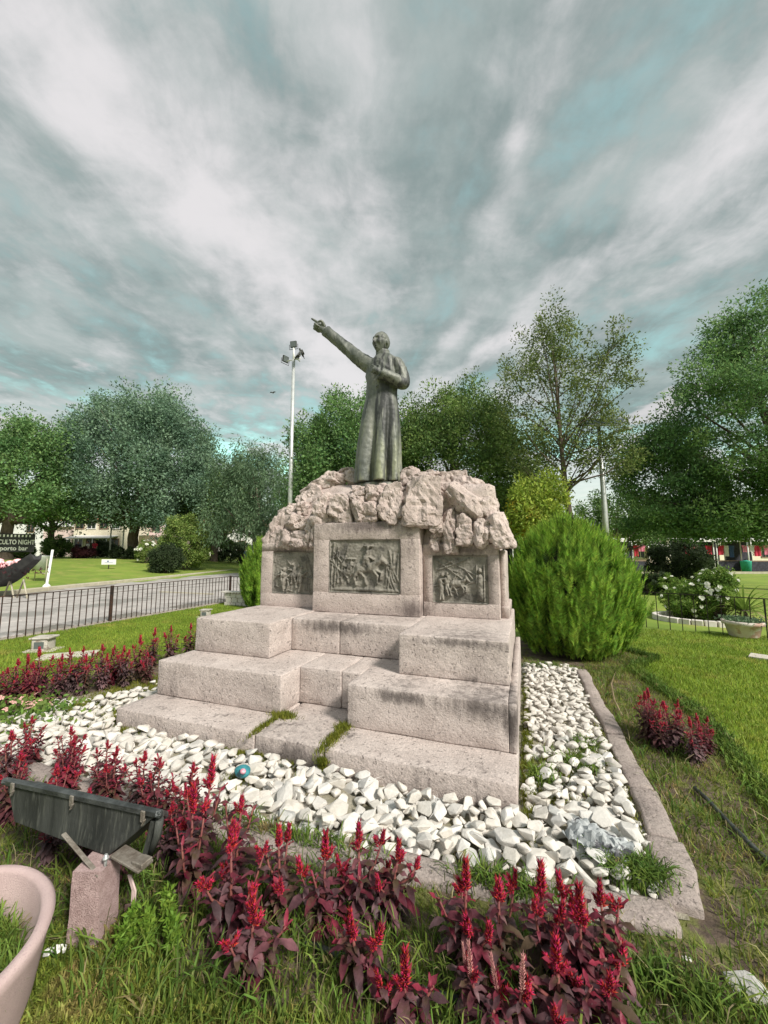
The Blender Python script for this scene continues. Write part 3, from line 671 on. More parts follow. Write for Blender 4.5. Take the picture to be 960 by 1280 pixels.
# sleeve cuffs, collar band and front placket buttons
limb(cb, [WR_R + Vector((.05, 0, -.045)), WR_R + Vector((.005, 0, -.004))], [.072, .078], 0, 0, 20, 3)
limb(cb, [WR_L + Vector((.03, .03, -.02)), WR_L + Vector((-.01, -.005, .008))], [.070, .074], 0, 0, 20, 3)
limb(cb, [(.083, 0, 1.80), (.083, .0, 1.865)], [.092, .088], 0, 0, 24, 3)
for k in range(5): ball(cb, Vector((.062 + .004 * k, -.170 + .01 * abs(k - 2), 1.30 + .09 * k)), (.012, .010, .012), None, 8)
def voxel(bm, name, size, sm_it=2, cloth=False):
    bmesh.ops.recalc_face_normals(bm, faces=bm.faces[:])
    me = bpy.data.meshes.new('t'); bm.to_mesh(me); bm.free(); o = bpy.data.objects.new('t', me); COL.objects.link(o)
    r = o.modifiers.new('r', 'REMESH'); r.mode = 'VOXEL'; r.voxel_size = size; r.use_smooth_shade = True
    if cloth:
        pass
    s = o.modifiers.new('s', 'SMOOTH'); s.iterations = sm_it; s.factor = .5
    dg = bpy.context.evaluated_depsgraph_get(); out = bpy.data.meshes.new_from_object(o.evaluated_get(dg)); out.name = name
    bpy.data.objects.remove(o); bpy.data.meshes.remove(me); smooth(out); out.materials.clear()
    if cloth:   # diagonal pulls in the sleeves, hammered surface
        for v, nn in zip(out.vertices, [n_.vector.copy() for n_ in out.vertex_normals]):
            p = v.co.copy(); s_ = max(0, min(1, (p.z - 1.2) / .3)); d_ = p.x * .8 + p.z * .6
            k = .011 * s_ * (1 - abs(noise.noise(Vector((d_ * 9, p.y * 3, (p.x - p.z) * 2.5))) * 2.2)) + .004 * noise.noise(p * 22)
            v.co = p + nn * k
    return out
# body: head, neck, trunk, arms and both hands as one skin
bb = bmesh.new()
def head(bm, c, yaw, s=1.0):
    V = []; N, Mm = 72, 56
    R = Matrix.Rotation(yaw, 3, 'Z') @ Matrix.Rotation(math.radians(-6), 3, 'X')
    def shape(d):
        x, y, z = d.x, d.y, d.z   # front is -y
        p = Vector((x * .098, y * .122, z * .150))
        if z < -.1: p.x *= 1 - .30 * min(1, (-z - .1) / .8); p.y *= 1 - .10 * (-z)
        if z < 0 and y > 0: p.y *= 1 - .35 * min(1, -z * 1.2)
        f = max(0, -y)
        def g(cx, cz, sx, sz): return math.exp(-((x - cx) / sx) ** 2 - ((z - cz) / sz) ** 2) * f
        o = 0
        o += .034 * g(0, -.20, .11, .14) + .020 * g(0, -.02, .08, .18)           # nose
        o -= .020 * (g(.34, .06, .17, .11) + g(-.34, .06, .17, .11))             # eye sockets
        o += .009 * (g(.33, .05, .09, .06) + g(-.33, .05, .09, .06))             # eyelids
        o += .013 * (g(.32, .24, .25, .07) + g(-.32, .24, .25, .07))             # brows
        o += .012 * g(0, -.52, .24, .05) + .012 * g(0, -.64, .20, .05) - .010 * g(0, -.575, .26, .025)  # lips
        o += .018 * g(0, -.88, .22, .13)                                         # chin
        o += .010 * (g(.55, -.22, .18, .18) + g(-.55, -.22, .18, .18))           # cheekbones
        o -= .008 * (g(.5, -.5, .16, .16) + g(-.5, -.5, .16, .16))
        if z > .12 and (y > -.35 or abs(x) > .75): o += .005 + .003 * noise.noise(d * 9)     # close-cropped hair
        return p + d * o
    R0 = []
    for j in range(1, Mm):
        ph = PI * j / Mm
        R0.append([bm.verts.new(c + R @ shape(Vector((math.sin(ph) * math.sin(2 * PI * k / N), -math.sin(ph) * math.cos(2 * PI * k / N), math.cos(ph)))) * s) for k in range(N)])
    tv = bm.verts.new(c + R @ shape(Vector((0, 0, 1))) * s); bv = bm.verts.new(c + R @ shape(Vector((0, 0, -1))) * s)
    for a, b2 in zip(R0, R0[1:]):
        for k in range(N): bm.faces.new((a[k], a[(k + 1) % N], b2[(k + 1) % N], b2[k]))
    for k in range(N): bm.faces.new((tv, R0[0][(k + 1) % N], R0[0][k])); bm.faces.new((bv, R0[-1][k], R0[-1][(k + 1) % N]))
    for sx in (-1, 1):
        ball(bm, c + R @ Vector((sx * .098, .012, -.008)) * s, (.012 * s, .022 * s, .036 * s), (R @ Matrix.Rotation(sx * .35, 3, 'Z')).to_euler(), 12)
HC = Vector((.075, -.03, 1.968))
head(bb, HC, math.radians(-24), 1.09)
limb(bb, [(.085, .02, 1.70), (.083, .01, 1.80), (.08, .0, 1.90)], [.11, .068, .072], 0)
limb(bb, [(.05, 0, .9), (.06, 0, 1.3), (.08, .0, 1.62), (.085, .01, 1.75)], [.14, .12, .13, .06], 0)
limb(bb, [SH_R + Vector((.1, 0, 0)), SH_R, EL_R, WR_R], [.07, .065, .05, .037], 0)
limb(bb, [SH_L + Vector((-.1, 0, 0)), SH_L, EL_L, WR_L], [.07, .065, .05, .037], 0)
def hand(bm, W_, fwd, up, side, poses, s=1.0):
    """W_ wrist, fwd along the palm, up = back of the hand, side = towards the thumb; poses: curl of index..little and thumb"""
    fwd, up, side = fwd.normalized(), up.normalized(), side.normalized()
    def T(a, b_, c_): return W_ + (fwd * a + side * b_ + up * c_) * s
    limb(bm, [T(-.03, 0, 0), T(.01, 0, 0), T(.055, .0, .003), T(.092, 0, .0)], [.032 * s, .031 * s, .037 * s, .033 * s], 0, 0, 14, 4)
    ball(bm, T(.055, .018, -.003), (.040 * s, .026 * s, .020 * s), None, 12); ball(bm, T(.055, -.018, -.003), (.040 * s, .026 * s, .020 * s), None, 12)
    for k, (off, L) in enumerate(((.030, .082), (.010, .090), (-.011, .084), (-.031, .066))):
        c = poses[k]; p = T(.094, off, 0); pts = [p - fwd * .02 * s, p]; ang = 0
        for seg, q in enumerate((.42, .32, .26)):
            ang += c * (1.25, 1.5, .9)[seg]
            p = p + (fwd * math.cos(ang) - up * math.sin(ang)) * L * q * s; pts.append(p)
        limb(bm, pts, [.0125 * s, .0125 * s, .0115 * s, .0105 * s, .0085 * s], 0, 0, 10, 3); ball(bm, p, (.0088 * s,) * 3, None, 8)
    c = poses[4]; p = T(.022, .030, -.004); q1 = T(.058, .058, -.012 - .02 * c); q2 = T(.088 - .02 * c, .062 - .03 * c, -.02 - .03 * c)
    limb(bm, [p, q1, q2], [.017 * s, .0135 * s, .0095 * s], 0, 0, 10, 4); ball(bm, q2, (.0098 * s,) * 3, None, 8)
fw = Vector((-.80, -.12, .60)).normalized()
sd = Vector((0.55, -.25, .72)); sd = (sd - fw * sd.dot(fw)).normalized(); upv = fw.cross(sd); upv = upv if upv.y > 0 else -upv
hand(bb, WR_R + fw * .012, fw, upv, sd, (.04, .95, 1.0, 1.05, .55), 1.60)
fw2 = Vector((-.70, -.10, .45)).normalized(); up2 = Vector((-.1, -1, -.1)); up2 = (up2 - fw2 * up2.dot(fw2)).normalized(); sd2 = up2.cross(fw2); sd2 = sd2 if sd2.z > 0 else -sd2
hand(bb, WR_L + fw2 * .012, fw2, up2, sd2, (.28, .32, .38, .45, .25), 1.22)
body = obj('body', voxel(bb, 'body', .0065, 1), 'bronze', st)
cas = obj('cassock', voxel(cb, 'cassock', .0095, 1, True), 'bronze', st)
bm = bmesh.new(); lathe(bm, [(0, -.10), (.30, -.10), (.30, -.02), (.0, -.02)], 28, (.02, 0, 0), 1, .75)
obj('base_plate', bm, 'bronze', st)
# ================================================================ WHITE STONES
smesh = []
for k in range(16):
    bm = bmesh.new(); r_ = random.Random(100 + k)
    e = (1, r_.uniform(.55, .88), r_.uniform(.34, .56))
    for _ in range(15):
        d = Vector((r_.gauss(0, 1), r_.gauss(0, 1), r_.gauss(0, 1))).normalized(); d = d * r_.uniform(.82, 1.08)
        bm.verts.new((d.x * e[0], d.y * e[1], d.z * e[2]))
    g = bmesh.ops.convex_hull(bm, input=bm.verts[:]); bmesh.ops.delete(bm, geom=[v for v in bm.verts if not v.link_faces], context='VERTS')
    bmesh.ops.bevel(bm, geom=bm.edges[:], offset=.035, segments=1, affect='EDGES')
    me = bpy.data.meshes.new('stone'); bm.to_mesh(me); bm.free(); me.materials.append(MATS['white_stone' if k < 14 else 'grey_stone']); smesh.append(me)
def in_bed(x, y):
    if -3.6 < x < -.06 and 2.60 < y < 5.5: return False
    if y < kerb_y(x) + .17: return False
    if x > -.06: return y < 5.95 and x < .585
    if x > -3.6: return y < 2.62
    return y < 4.2 and x > -3.55 - .55 - max(0, (3.0 - abs(y - 3.0))) * .05 - (.35 if y < 3 else 0)
def gap(x, y):   # thinner, grassy places between the stones
    v = noise.noise(Vector((x * 1.9, y * 1.9, 4)))
    t = .42
    if x > -.02: t = .20 if 2.8 < y < 3.7 else .45; v += .35 * (x < .06) * (y > 2.7)
    if x < -3.6: t = .02 if y > 2.5 else .3
    if .2 < x and y < 2.7: return False
    return v > t
cand = []; cells = {}
def free(x, y, r, f):
    i, j = int(math.floor(x / .12)), int(math.floor(y / .12))
    for a in range(i - 2, i + 3):
        for c in range(j - 2, j + 3):
            for (qx, qy, qr) in cells.get((a, c), ()):
                if (qx - x) ** 2 + (qy - y) ** 2 < ((qr + r) * f) ** 2: return False
    cells.setdefault((i, j), []).append((x, y, r)); return True
for layer, (tries, rmin, rmax, f) in enumerate(((20000, .058, .112, .53), (34000, .028, .056, .52), (6000, .044, .080, .56))):
    if layer == 2: cells = {}
    for _ in range(tries):
        x = rnd.uniform(-4.8, .6); y = rnd.uniform(1.98, 5.95)
        if not in_bed(x, y): continue
        if gap(x, y) and rnd.random() < .94: continue
        r = rnd.uniform(rmin, rmax) * (.86 if x > -.05 and y > 3.4 else 1) * (1.0 if y < 2.7 else .92)
        if x > -.06 and x + r * .9 > .61 or (y - r < kerb_y(x) + .12) : continue
        if -3.62 - r * .5 < x < -.055 + r * .5 and 2.64 - r * .5 < y < 5.4: continue
        if layer == 2 and rnd.random() < .35: continue
        if free(x, y, r, f): cand.append((x, y, r, layer))
cand.sort(key=lambda c: -c[2] / (math.hypot(c[0], c[1]) + .5))
def stone_label(x, y):
    if x > -.05 and y > 2.7: return 'rough white stone in the strip between the steps and the right kerb', 'white stones beside the right kerb'
    if x < -3.6: return 'rough white stone among moss at the left end of the steps', 'white stones at the left end of the steps'
    return 'rough white stone heaped in front of the bottom step', 'white stones in front of the bottom step'
rest = []
for i, (x, y, r, layer) in enumerate(cand):
    z = {0: .026, 1: .024, 2: .070}[layer] + rnd.uniform(-.006, .012) + (r * .12)
    rot = (rnd.gauss(0, .24), rnd.gauss(0, .24), rnd.uniform(0, 2 * PI)); me = smesh[rnd.randrange(16) if rnd.random() < .6 else rnd.randrange(13)]
    if i < 298:
        o = obj('white_stone', me, None, None, (x, y, z), rot, r); lab, g = stone_label(x, y); tag(o, lab, 'stone', g)
    else: rest.append((me, x, y, z, rot, r))
allV, allF, off = [], [], 0; tri = {}
for (me, x, y, z, rot, r) in rest:
    if me.name not in tri:
        me.calc_loop_triangles(); tri[me.name] = (np.array([v.co[:] for v in me.vertices]), np.array([t.vertices[:] for t in me.loop_triangles]))
    V, F = tri[me.name]; M = np.array(Euler(rot).to_matrix())
    allV.append(V @ M.T * r + [x, y, z]); allF.append(F + off); off += len(V)
o = obj('small_white_stones', npmesh('small_white_stones', np.concatenate(allV), np.concatenate(allF)), 'white_stone'); stuff(o)
o['label'] = 'small white stones filling the bed round the steps'; o['category'] = 'stones'
print('stones', len(cand))
def one(name, label, cat, p, s, m, seed=0, rot=(0, 0, 0), e=(1, .7, .5)):
    me = smesh[seed].copy(); me.materials.clear(); me.materials.append(MATS[m])
    return tag(obj(name, me, None, None, p, rot, (s * e[0], s * e[1], s * e[2])), label, cat)
one('loose_stone', 'single pale stone lying in the weeds at the lower right', 'stone', at(932, 1232, .03), .075, 'white_stone', 3, (.5, .2, -.7), (1, .8, .7))
one('loose_stone', 'tiny white stone in the grass beside the front right celosias', 'stone', at(858, 1198, .02), .024, 'white_stone', 5)
# painted ball-like stone
ps = thing('painted_stone', 'small teal painted stone with a pink patch lying on the white stones', 'painted stone', at(303, 964, .13))
bm = bmesh.new(); bmesh.ops.create_icosphere(bm, subdivisions=3, radius=.048)
for v in bm.verts: v.co = Vector((v.co.x * 1.15, v.co.y, v.co.z * .75)) * (1 + .12 * noise.noise(v.co * 22))
for f in bm.faces: f.smooth = True
obj('stone_body', bm, 'paint_teal', ps)
bm = bmesh.new(); bmesh.ops.create_icosphere(bm, subdivisions=2, radius=.021); obj('pink_patch', bm, 'paint_pink', ps, (.027, -.028, .018), (0, 0, 0), (1, .8, .8))
# crumpled grey plastic
pl = bmesh.new(); bmesh.ops.create_grid(pl, x_segments=18, y_segments=14, size=1)
for v in pl.verts:
    v.co = Vector((v.co.x * .15, v.co.y * .085, .035 * (1 - v.co.x ** 2) * (1 - v.co.y ** 2) + .05 * abs(noise.noise(v.co * 2.3 + Vector((3, 0, 0)))) + .02 * noise.noise(v.co * 6)))
o = obj('crumpled_plastic', pl, 'plastic_grey', None, at(748, 1052, .09), (.1, 0, -.5)); tag(o, 'crumpled grey plastic sheet among the white stones near the kerb corner', 'plastic')
s_ = o.modifiers.new('thick', 'SOLIDIFY'); s_.thickness = .004

# ================================================================ CELOSIA PLANTS
def leaf_mesh(L, Wd, curl, m, seed):
    V = []; F = []; n = 5
    for i in range(n + 1):
        t = i / n; w = Wd * .5 * math.sin(PI * min(1, t * .93 + .05)) ** .8 * (1 if i < n else .05)
        a = curl * t; c = Vector((0, L * t * math.cos(a * .5), L * t * -math.sin(a * .5)))
        k = .006 * math.sin(i * 2.1 + seed)
        V += [c + Vector((-w, 0, w * .35 + k)), c, c + Vector((w, 0, w * .35 - k))]
    for i in range(n):
        a = i * 3; F += [(a, a + 1, a + 4, a + 3), (a + 1, a + 2, a + 5, a + 4)]
    me = smooth(npmesh('leaf', V, F)); me.materials.append(MATS[m]); return me
LEAF = [leaf_mesh(.105, .038, .9, 'celosia_leaf', 1), leaf_mesh(.085, .030, .5, 'celosia_leaf', 2), leaf_mesh(.065, .024, 1.2, 'celosia_leaf', 3), leaf_mesh(.075, .022, .2, 'celosia_leaf_red', 4), leaf_mesh(.12, .044, 1.1, 'celosia_leaf', 5)]
def plume_VF(hh, r, n, seed):
    q = random.Random(seed); V = []; F = []
    for i in range(n):
        t = (i + .5) / n; z = hh * t * .96; rr_ = r * (math.sin(PI * min(1, .16 + .86 * t)) ** .75) * q.uniform(.7, 1.12); a = i * 2.39996 + q.uniform(-.3, .3)
        o = Vector((math.cos(a), math.sin(a), 0)); c = Vector((0, 0, z)) + o * rr_ * .35
        up = .75 + 1.3 * t; d = (o + Vector((0, 0, up))).normalized(); L = r * q.uniform(.8, 1.5) * (1.0 + .4 * (t > .85))
        s = d.cross(o).normalized() if t < .97 else Vector((1, 0, 0)); w = r * .20; nn = d.cross(s)
        b0 = len(V); V += [c + s * w, c - s * w * .5 + nn * w * .8, c - s * w * .5 - nn * w * .8, c + d * L + o * rr_ * .1]
        V[b0:b0 + 3] = [v + d * L * .18 for v in V[b0:b0 + 3]]; V += [c - d * L * .05]
        F += [(b0, b0 + 1, b0 + 3), (b0 + 1, b0 + 2, b0 + 3), (b0 + 2, b0, b0 + 3), (b0 + 1, b0, b0 + 4), (b0 + 2, b0 + 1, b0 + 4), (b0, b0 + 2, b0 + 4)]
    return V, F
def plume_mesh(hh, r, n, seed, m='celosia_plume'):
    V, F = plume_VF(hh, r, n, seed); me = npmesh('plume', V, F); me.materials.append(MATS[m]); return me
PLUME = [plume_mesh(.105, .021, 120, 1), plume_mesh(.075, .021, 95, 2), plume_mesh(.13, .022, 140, 3), plume_mesh(.045, .014, 55, 4), plume_mesh(.15, .014, 110, 5, 'celosia_dried')]
def aim(d):   # rotation taking +y onto direction d, with the blade facing up
    return d.to_track_quat('Y', 'Z').to_euler()
def celosia(name, hh, nl, branches, seed, label, detailed=True, dried=False):
    q = random.Random(seed); t = thing(name, label, 'celosia plant', (0, 0, 0), 0, 'crimson celosia plants')
    sb = bmesh.new(); tips = []
    lx, ly = q.uniform(-.03, .03), q.uniform(-.03, .03)
    tube(sb, [(0, 0, -.02), (lx * .4, ly * .4, hh * .5), (lx, ly, hh)], [.008, .0065, .005], 6)
    tips.append((Vector((lx, ly, hh)), Vector((lx * 2, ly * 2, 1)).normalized(), 0))
    for k in range(branches):
        a = 2 * PI * k / branches + q.uniform(-.4, .4); z0 = hh * q.uniform(.12, .5); rr_ = q.uniform(.06, .13); z1 = hh * q.uniform(.62, .97)
        p = Vector((math.cos(a) * rr_, math.sin(a) * rr_, z1)); m_ = Vector((math.cos(a) * rr_ * .7, math.sin(a) * rr_ * .7, (z0 + z1) / 2)); tube(sb, [(0, 0, z0), m_, p], [.006, .005, .004], 5)
        tips.append((p, Vector((math.cos(a) * .25, math.sin(a) * .25, 1)).normalized(), k + 1))
    obj('stem', sb, 'celosia_stem', t)
    LV = [[], []]; LF = [[], []]
    def add_leaf(p, d, s, k):
        if detailed:
            obj('leaf', LEAF[k], None, t, p, aim(d), s)
        else:
            g = 1 if k == 3 else 0
            V = np.array([v.co[:] for v in LEAF[k].vertices]); M = np.array(d.to_track_quat('Y', 'Z').to_matrix()); o_ = sum(len(v) for v in LV[g])
            LV[g].append(V @ M.T * s + np.array(p)); LF[g].append(np.array([f.vertices[:] for f in LEAF[k].polygons]) + o_)
    for (p, d, k) in tips:
        m = nl if k == 0 else int(nl * .72)
        for i in range(m):
            u = (i + .5) / m; a = i * 2.4 + k
            base = p * (.12 + .88 * u) if k else Vector((p.x * u, p.y * u, p.z * (.08 + .92 * u)))
            dd = Vector((math.cos(a), math.sin(a), q.uniform(-.25, .35) + .7 * u * u)).normalized()
            s = q.uniform(.6, 1.2) * (1.05 - .35 * u)
            add_leaf(base, dd, s, 3 if (u > (.80 if detailed else .74) and q.random() < .75) else q.choice((0, 0, 1, 2, 4) if u < .7 else (1, 2, 1)))
    for (p, d, k) in tips:
        me = PLUME[4] if dried and k < 2 else (PLUME[q.choice((0, 1, 2))] if k == 0 else PLUME[q.choice((0, 1, 3, 1))])
        s = q.uniform(.55, 1.0) * (1 if k == 0 else .8)
        if k and q.random() < .3: continue
        if detailed or k < 3: obj('plume', me, None, t, p - d * .01, d.to_track_quat('Z', 'Y').to_euler(), s)
        for j in range(2 if detailed else 1):
            a = q.uniform(0, 6.28); e = Vector((math.cos(a) * .6, math.sin(a) * .6, .9)).normalized()
            obj('plume', PLUME[3], None, t, p - d * .03 + e * .012, e.to_track_quat('Z', 'Y').to_euler(), q.uniform(.7, 1.0))
    if not detailed:
        for g, mm in ((0, 'celosia_leaf'), (1, 'celosia_leaf_red')):
            if LV[g]: stuff(obj('foliage', npmesh('foliage', np.concatenate(LV[g]), np.concatenate(LF[g])), mm, t))
    return t
front = [  # base x, y, height, branches, dried, label
 ((-1.50, 1.52), .44, 4, 0, 'tall crimson celosia just right of the black floodlight housing'),
 ((-1.33, 1.62), .42, 3, 0, 'crimson celosia second from the floodlight, leaning over the white stones'),
 ((-1.20, 1.45), .38, 4, 0, 'bushy crimson celosia third from the floodlight with a thick low plume'),
 ((-1.62, 1.70), .42, 3, 0, 'crimson celosia whose plumes show above the right end of the floodlight'),
 ((-1.08, 1.62), .34, 3, 0, 'crimson celosia in front of the broken front kerb'),
 ((-1.02, 1.36), .24, 3, 0, 'low crimson celosia at the edge of the front lawn'),
 ((-.86, 1.62), .33, 3, 0, 'celosia with one flat-topped plume, leftmost of the middle clump'),
 ((-.73, 1.70), .36, 3, 0, 'tallest crimson celosia of the middle clump'),
 ((-.60, 1.74), .30, 3, 0, 'crimson celosia at the right end of the middle clump'),
 ((-.62, 1.46), .25, 2, 0, 'crimson celosia standing forward of the middle clump'),
 ((-.44, 1.42), .16, 2, 0, 'small crimson celosia low in the weeds, right of the forward one'),
 ((-.27, 1.66), .40, 3, 0, 'tall slender crimson celosia, leftmost of the right front clump'),
 ((-.14, 1.68), .37, 2, 0, 'crimson celosia second from the left in the right front clump'),
 ((-.20, 1.50), .22, 2, 1, 'celosia with faded pink dried spikes in the right front clump'),
 ((-.08, 1.48), .20, 2, 1, 'celosia with two withered pale plumes beside the dried one'),
 ((.02, 1.76), .38, 3, 0, 'crimson celosia with a single high spike in the right front clump'),
 ((.14, 1.72), .37, 4, 0, 'densest crimson celosia of the right front clump'),
 ((.06, 1.55), .28, 4, 0, 'low dark celosia at the bottom of the right front clump'),
 ((.24, 1.78), .34, 3, 0, 'rightmost crimson celosia of the right front clump, by the kerb corner'),
 ((.20, 1.60), .24, 3, 0, 'low crimson celosia at the lower right of the right front clump')]
for i, ((x, y), hh, br, dr, lab) in enumerate(front):
    t = celosia('celosia_plant', hh * (.90 if x < -1.1 else (.86 if x < -.4 else .76)), 26, br, 300 + i, lab, True, bool(dr)); t.location = (x, y, .01); t.rotation_euler = (0, 0, rnd.uniform(0, 6))
# lower-detail kinds for the plants farther off
K = [celosia('celosia_plant', .46, 46, 5, 400 + k, 'x', False) for k in range(6)]
used = [0] * 6
ordn = ['first', 'second', 'third', 'fourth', 'fifth', 'sixth', 'seventh', 'eighth', 'ninth', 'tenth', 'eleventh', 'twelfth', 'thirteenth', 'fourteenth', 'fifteenth', 'sixteenth']
def put(x, y, s, lab, k=None):
    k = rnd.randrange(6) if k is None else k
    if used[k]: dup(K[k], (x, y, .005), rnd.uniform(0, 6), lab, s)
    else: r = K[k]; r.location = (x, y, .005); r.rotation_euler = (0, 0, rnd.uniform(0, 6)); r.scale = (s,) * 3; r['label'] = lab; used[k] = 1
behind = [(-3.05, 1.95, .80), (-2.85, 1.82, .88), (-2.62, 1.90, .82), (-2.42, 1.80, .90), (-2.22, 1.84, .86), (-2.02, 1.78, .92), (-1.84, 1.82, .88), (-3.25, 1.72, .9), (-2.9, 1.55, .9), (-2.55, 1.58, .85), (-2.2, 1.52, .8), (-2.05, 1.50, .62), (-1.9, 1.46, .6), (-2.35, 1.45, .62), (-3.5, 1.95, .85), (-1.75, 1.62, .7)]
behind.sort()
for i, (x, y, s) in enumerate(behind): put(x, y, s * .86, f'crimson celosia behind the floodlight, {ordn[i]} from the left')
rows = []
for i in range(16):
    t = i / 15; rows.append((-5.75 + 1.15 * t + rnd.uniform(-.04, .04), 2.15 + 1.5 * t + rnd.uniform(-.05, .05), rnd.uniform(.78, .98)))
for i, (x, y, s) in enumerate(rows): put(x, y, s, f'crimson celosia in the long left hedge, {ordn[i]} from its near end')
for i in range(10):
    t = i / 9; put(-5.38 + 1.0 * t + rnd.uniform(-.05, .05), 2.05 + 1.55 * t, rnd.uniform(.7, .85), f'low dark celosia at the foot of the left hedge, {ordn[i]} from its near end')
for i in range(6):
    t = i / 5; put(-4.95 + .75 * t, 4.15 + .9 * t, rnd.uniform(.9, 1.08), f'crimson celosia in the short row behind the left steps, {ordn[i]} from the left')
for i, (x, y, s, lab) in enumerate([(.93, 3.98, .78, 'left crimson celosia of the clump on the right beside the kerb'), (1.04, 3.86, .72, 'middle crimson celosia of the clump on the right beside the kerb'), (1.00, 4.12, .7, 'hindmost crimson celosia of the clump on the right beside the kerb'), (1.22, 3.80, .66, 'crimson celosia at the right end of the clump beside the lawn'), (1.32, 3.92, .55, 'dark small celosia nearest the sunny lawn on the right'), (1.12, 3.96, .72, 'celosia filling the middle of the clump beside the lawn on the right'), (.97, 3.80, .6, 'lowest celosia of the clump on the right, nearest the kerb'), (1.16, 3.70, .6, 'foremost celosia of the clump beside the lawn on the right')]): put(x, y, s, lab)

# salmon flowers at the left
fl = thing('impatiens_plant', 'low green plant with salmon pink flowers at the left end of the stones', 'flower plant', at(35, 902, 0))
P = rs.normal(size=(700, 3)) * [.26, .16, .06] + [0, 0, .10]; V, F = leaves(P, .05, .03, up=.5, seed=4); stuff(obj('foliage', npmesh('foliage', V, F), 'rose_leaf', fl))
pm = bmesh.new()
for k in range(5):
    a = k * 2 * PI / 5; vs = [pm.verts.new(v) for v in ((0, 0, 0), (math.cos(a - .5) * .02, math.sin(a - .5) * .02, .004), (math.cos(a) * .028, math.sin(a) * .028, .001), (math.cos(a + .5) * .02, math.sin(a + .5) * .02, .004))]; pm.faces.new(vs)
PM = bpy.data.meshes.new('flower'); pm.to_mesh(PM); pm.free(); PM.materials.append(MATS['petal_pink'])
for k in range(16): obj('flower', PM, None, fl, (rnd.uniform(-.38, .38), rnd.uniform(-.22, .12), rnd.uniform(.14, .22)), (rnd.uniform(.2, .9), rnd.uniform(-.4, .4), rnd.uniform(0, 6)), rnd.uniform(1.1, 1.5))

# ================================================================ GRASS
def blades(P, hh, w, lean, seed, seg=1):
    r = np.random.RandomState(seed); n = len(P); a = r.rand(n) * 2 * PI; la = r.rand(n) * 2 * PI
    H = hh * (.55 + .9 * r.rand(n)); Wd = w * (.6 + .8 * r.rand(n)); Ln = lean * r.rand(n) * H
    s = np.stack([np.cos(a), np.sin(a), np.zeros(n)], 1) * Wd[:, None] * .5; l = np.stack([np.cos(la), np.sin(la), np.zeros(n)], 1) * Ln[:, None]; up = np.zeros((n, 3)); up[:, 2] = 1
    if seg == 1:
        V = np.stack([P - s, P + s, P + l + up * H[:, None]], 1).reshape(-1, 3); i = np.arange(n)[:, None] * 3
        return V, i + [0, 1, 2]
    m = P + l * .22 + up * (H * .55)[:, None]; tp = P + l + up * (H * np.where(Ln > H * .7, .72, .95))[:, None]
    m2 = P + l * .62 + up * (H * .86)[:, None]
    V = np.stack([P - s * .8, P + s * .8, m - s, m + s, m2 - s * .7, m2 + s * .7, tp], 1).reshape(-1, 3); i = np.arange(n)[:, None] * 7
    F = np.concatenate([i + q for q in ([0, 1, 3], [0, 3, 2], [2, 3, 5], [2, 5, 4], [4, 5, 6])], 0); return V, F
def scatter(n, x0, x1, y0, y1, test, seed, zf=None):
    r = np.random.RandomState(seed); P = np.stack([r.uniform(x0, x1, n), r.uniform(y0, y1, n), np.zeros(n)], 1)
    P = P[test(P[:, 0], P[:, 1], r)]; return P
def edge_r(y): return np.interp(y, [.5, 1.2, 2.4, 3.3, 4.2, 4.9, 5.6, 6.3, 7, 7.8], [1.6, 1.45, 1.42, 1.40, 1.48, 1.52, 1.40, 1.32, 1.75, 1.2])
def hedge_l(y): return np.interp(y, [1, 2.0, 3.4, 4.2, 5.2, 6], [-6.3, -5.9, -4.9, -5.05, -4.4, -3.9])
def grass(name, P, hh, w, lean, seed, m, seg=1, label=None):
    V, F = blades(P, hh, w, lean, seed, seg); o = stuff(obj(name, npmesh(name, V, F), m)); o['label'] = label or name; o['category'] = 'grass'; return o
z0 = -.004
P = scatter(240000, -9.1, -3.9, .6, 10.2, lambda x, y, r: (x < hedge_l(y)) & (r.rand(len(x)) < np.clip(7.5 / (np.hypot(x, y) - 1.0), .15, 1) ** 1.2), 1); P[:, 2] = z0
grass('lawn_grass', P, .036, .010, .8, 2, 'grass_lawn', 1, 'short green lawn between the left fence and the hedge')
P = scatter(300000, 1.25, 9.0, 1.0, 9.6, lambda x, y, r: (x > edge_r(y)) & (r.rand(len(x)) < np.clip(5.5 / (np.hypot(x, y) - .6), .12, 1) ** 1.3), 3); P[:, 2] = z0
grass('lawn_grass', P, .036, .010, .8, 4, 'grass_lawn', 1, 'sunny lawn on the right of the monument')
P = scatter(70000, -2.3, -.3, .55, 1.42, lambda x, y, r: (y < 1.27 + .06 * np.sin(x * 7)) & (r.rand(len(x)) < .95), 5); P[:, 2] = z0
grass('front_grass', P, .040, .0055, 1.0, 6, 'grass_front', 2, 'yellowish grass at the bottom left of the picture')
P = scatter(150000, -9, 4.5, -3.0, 1.45, lambda x, y, r: ~((x > -2.3) & (x < -.3) & (y > .55)) & (y < 1.0 + .35 * (np.abs(x + .4) < 1.6)) | ((x > 1.4) & (x < 4.5)), 25); P[:, 2] = z0
grass('near_lawn_grass', P, .042, .009, .9, 26, 'grass_front', 1, 'lawn grass along the bottom of the picture')
def weedtest(x, y, r):
    dens = np.array([noise.noise(Vector((a * 2.6, b_ * 2.6, 1))) for a, b_ in zip(x, y)])
    inb = ((y < 1.84 + .12 * (x > -.6) + .1 * (x > .1)) & (y > 1.05)) | ((x > .74) & (x < edge_r(y) + .06))
    return inb & (dens > -.25 - .2 * (y < 1.7) + .1 * ((x > .8) & (y > 3)))
P = scatter(34000, -4.0, 1.75, .9, 7.0, weedtest, 7); P[:, 2] = .008
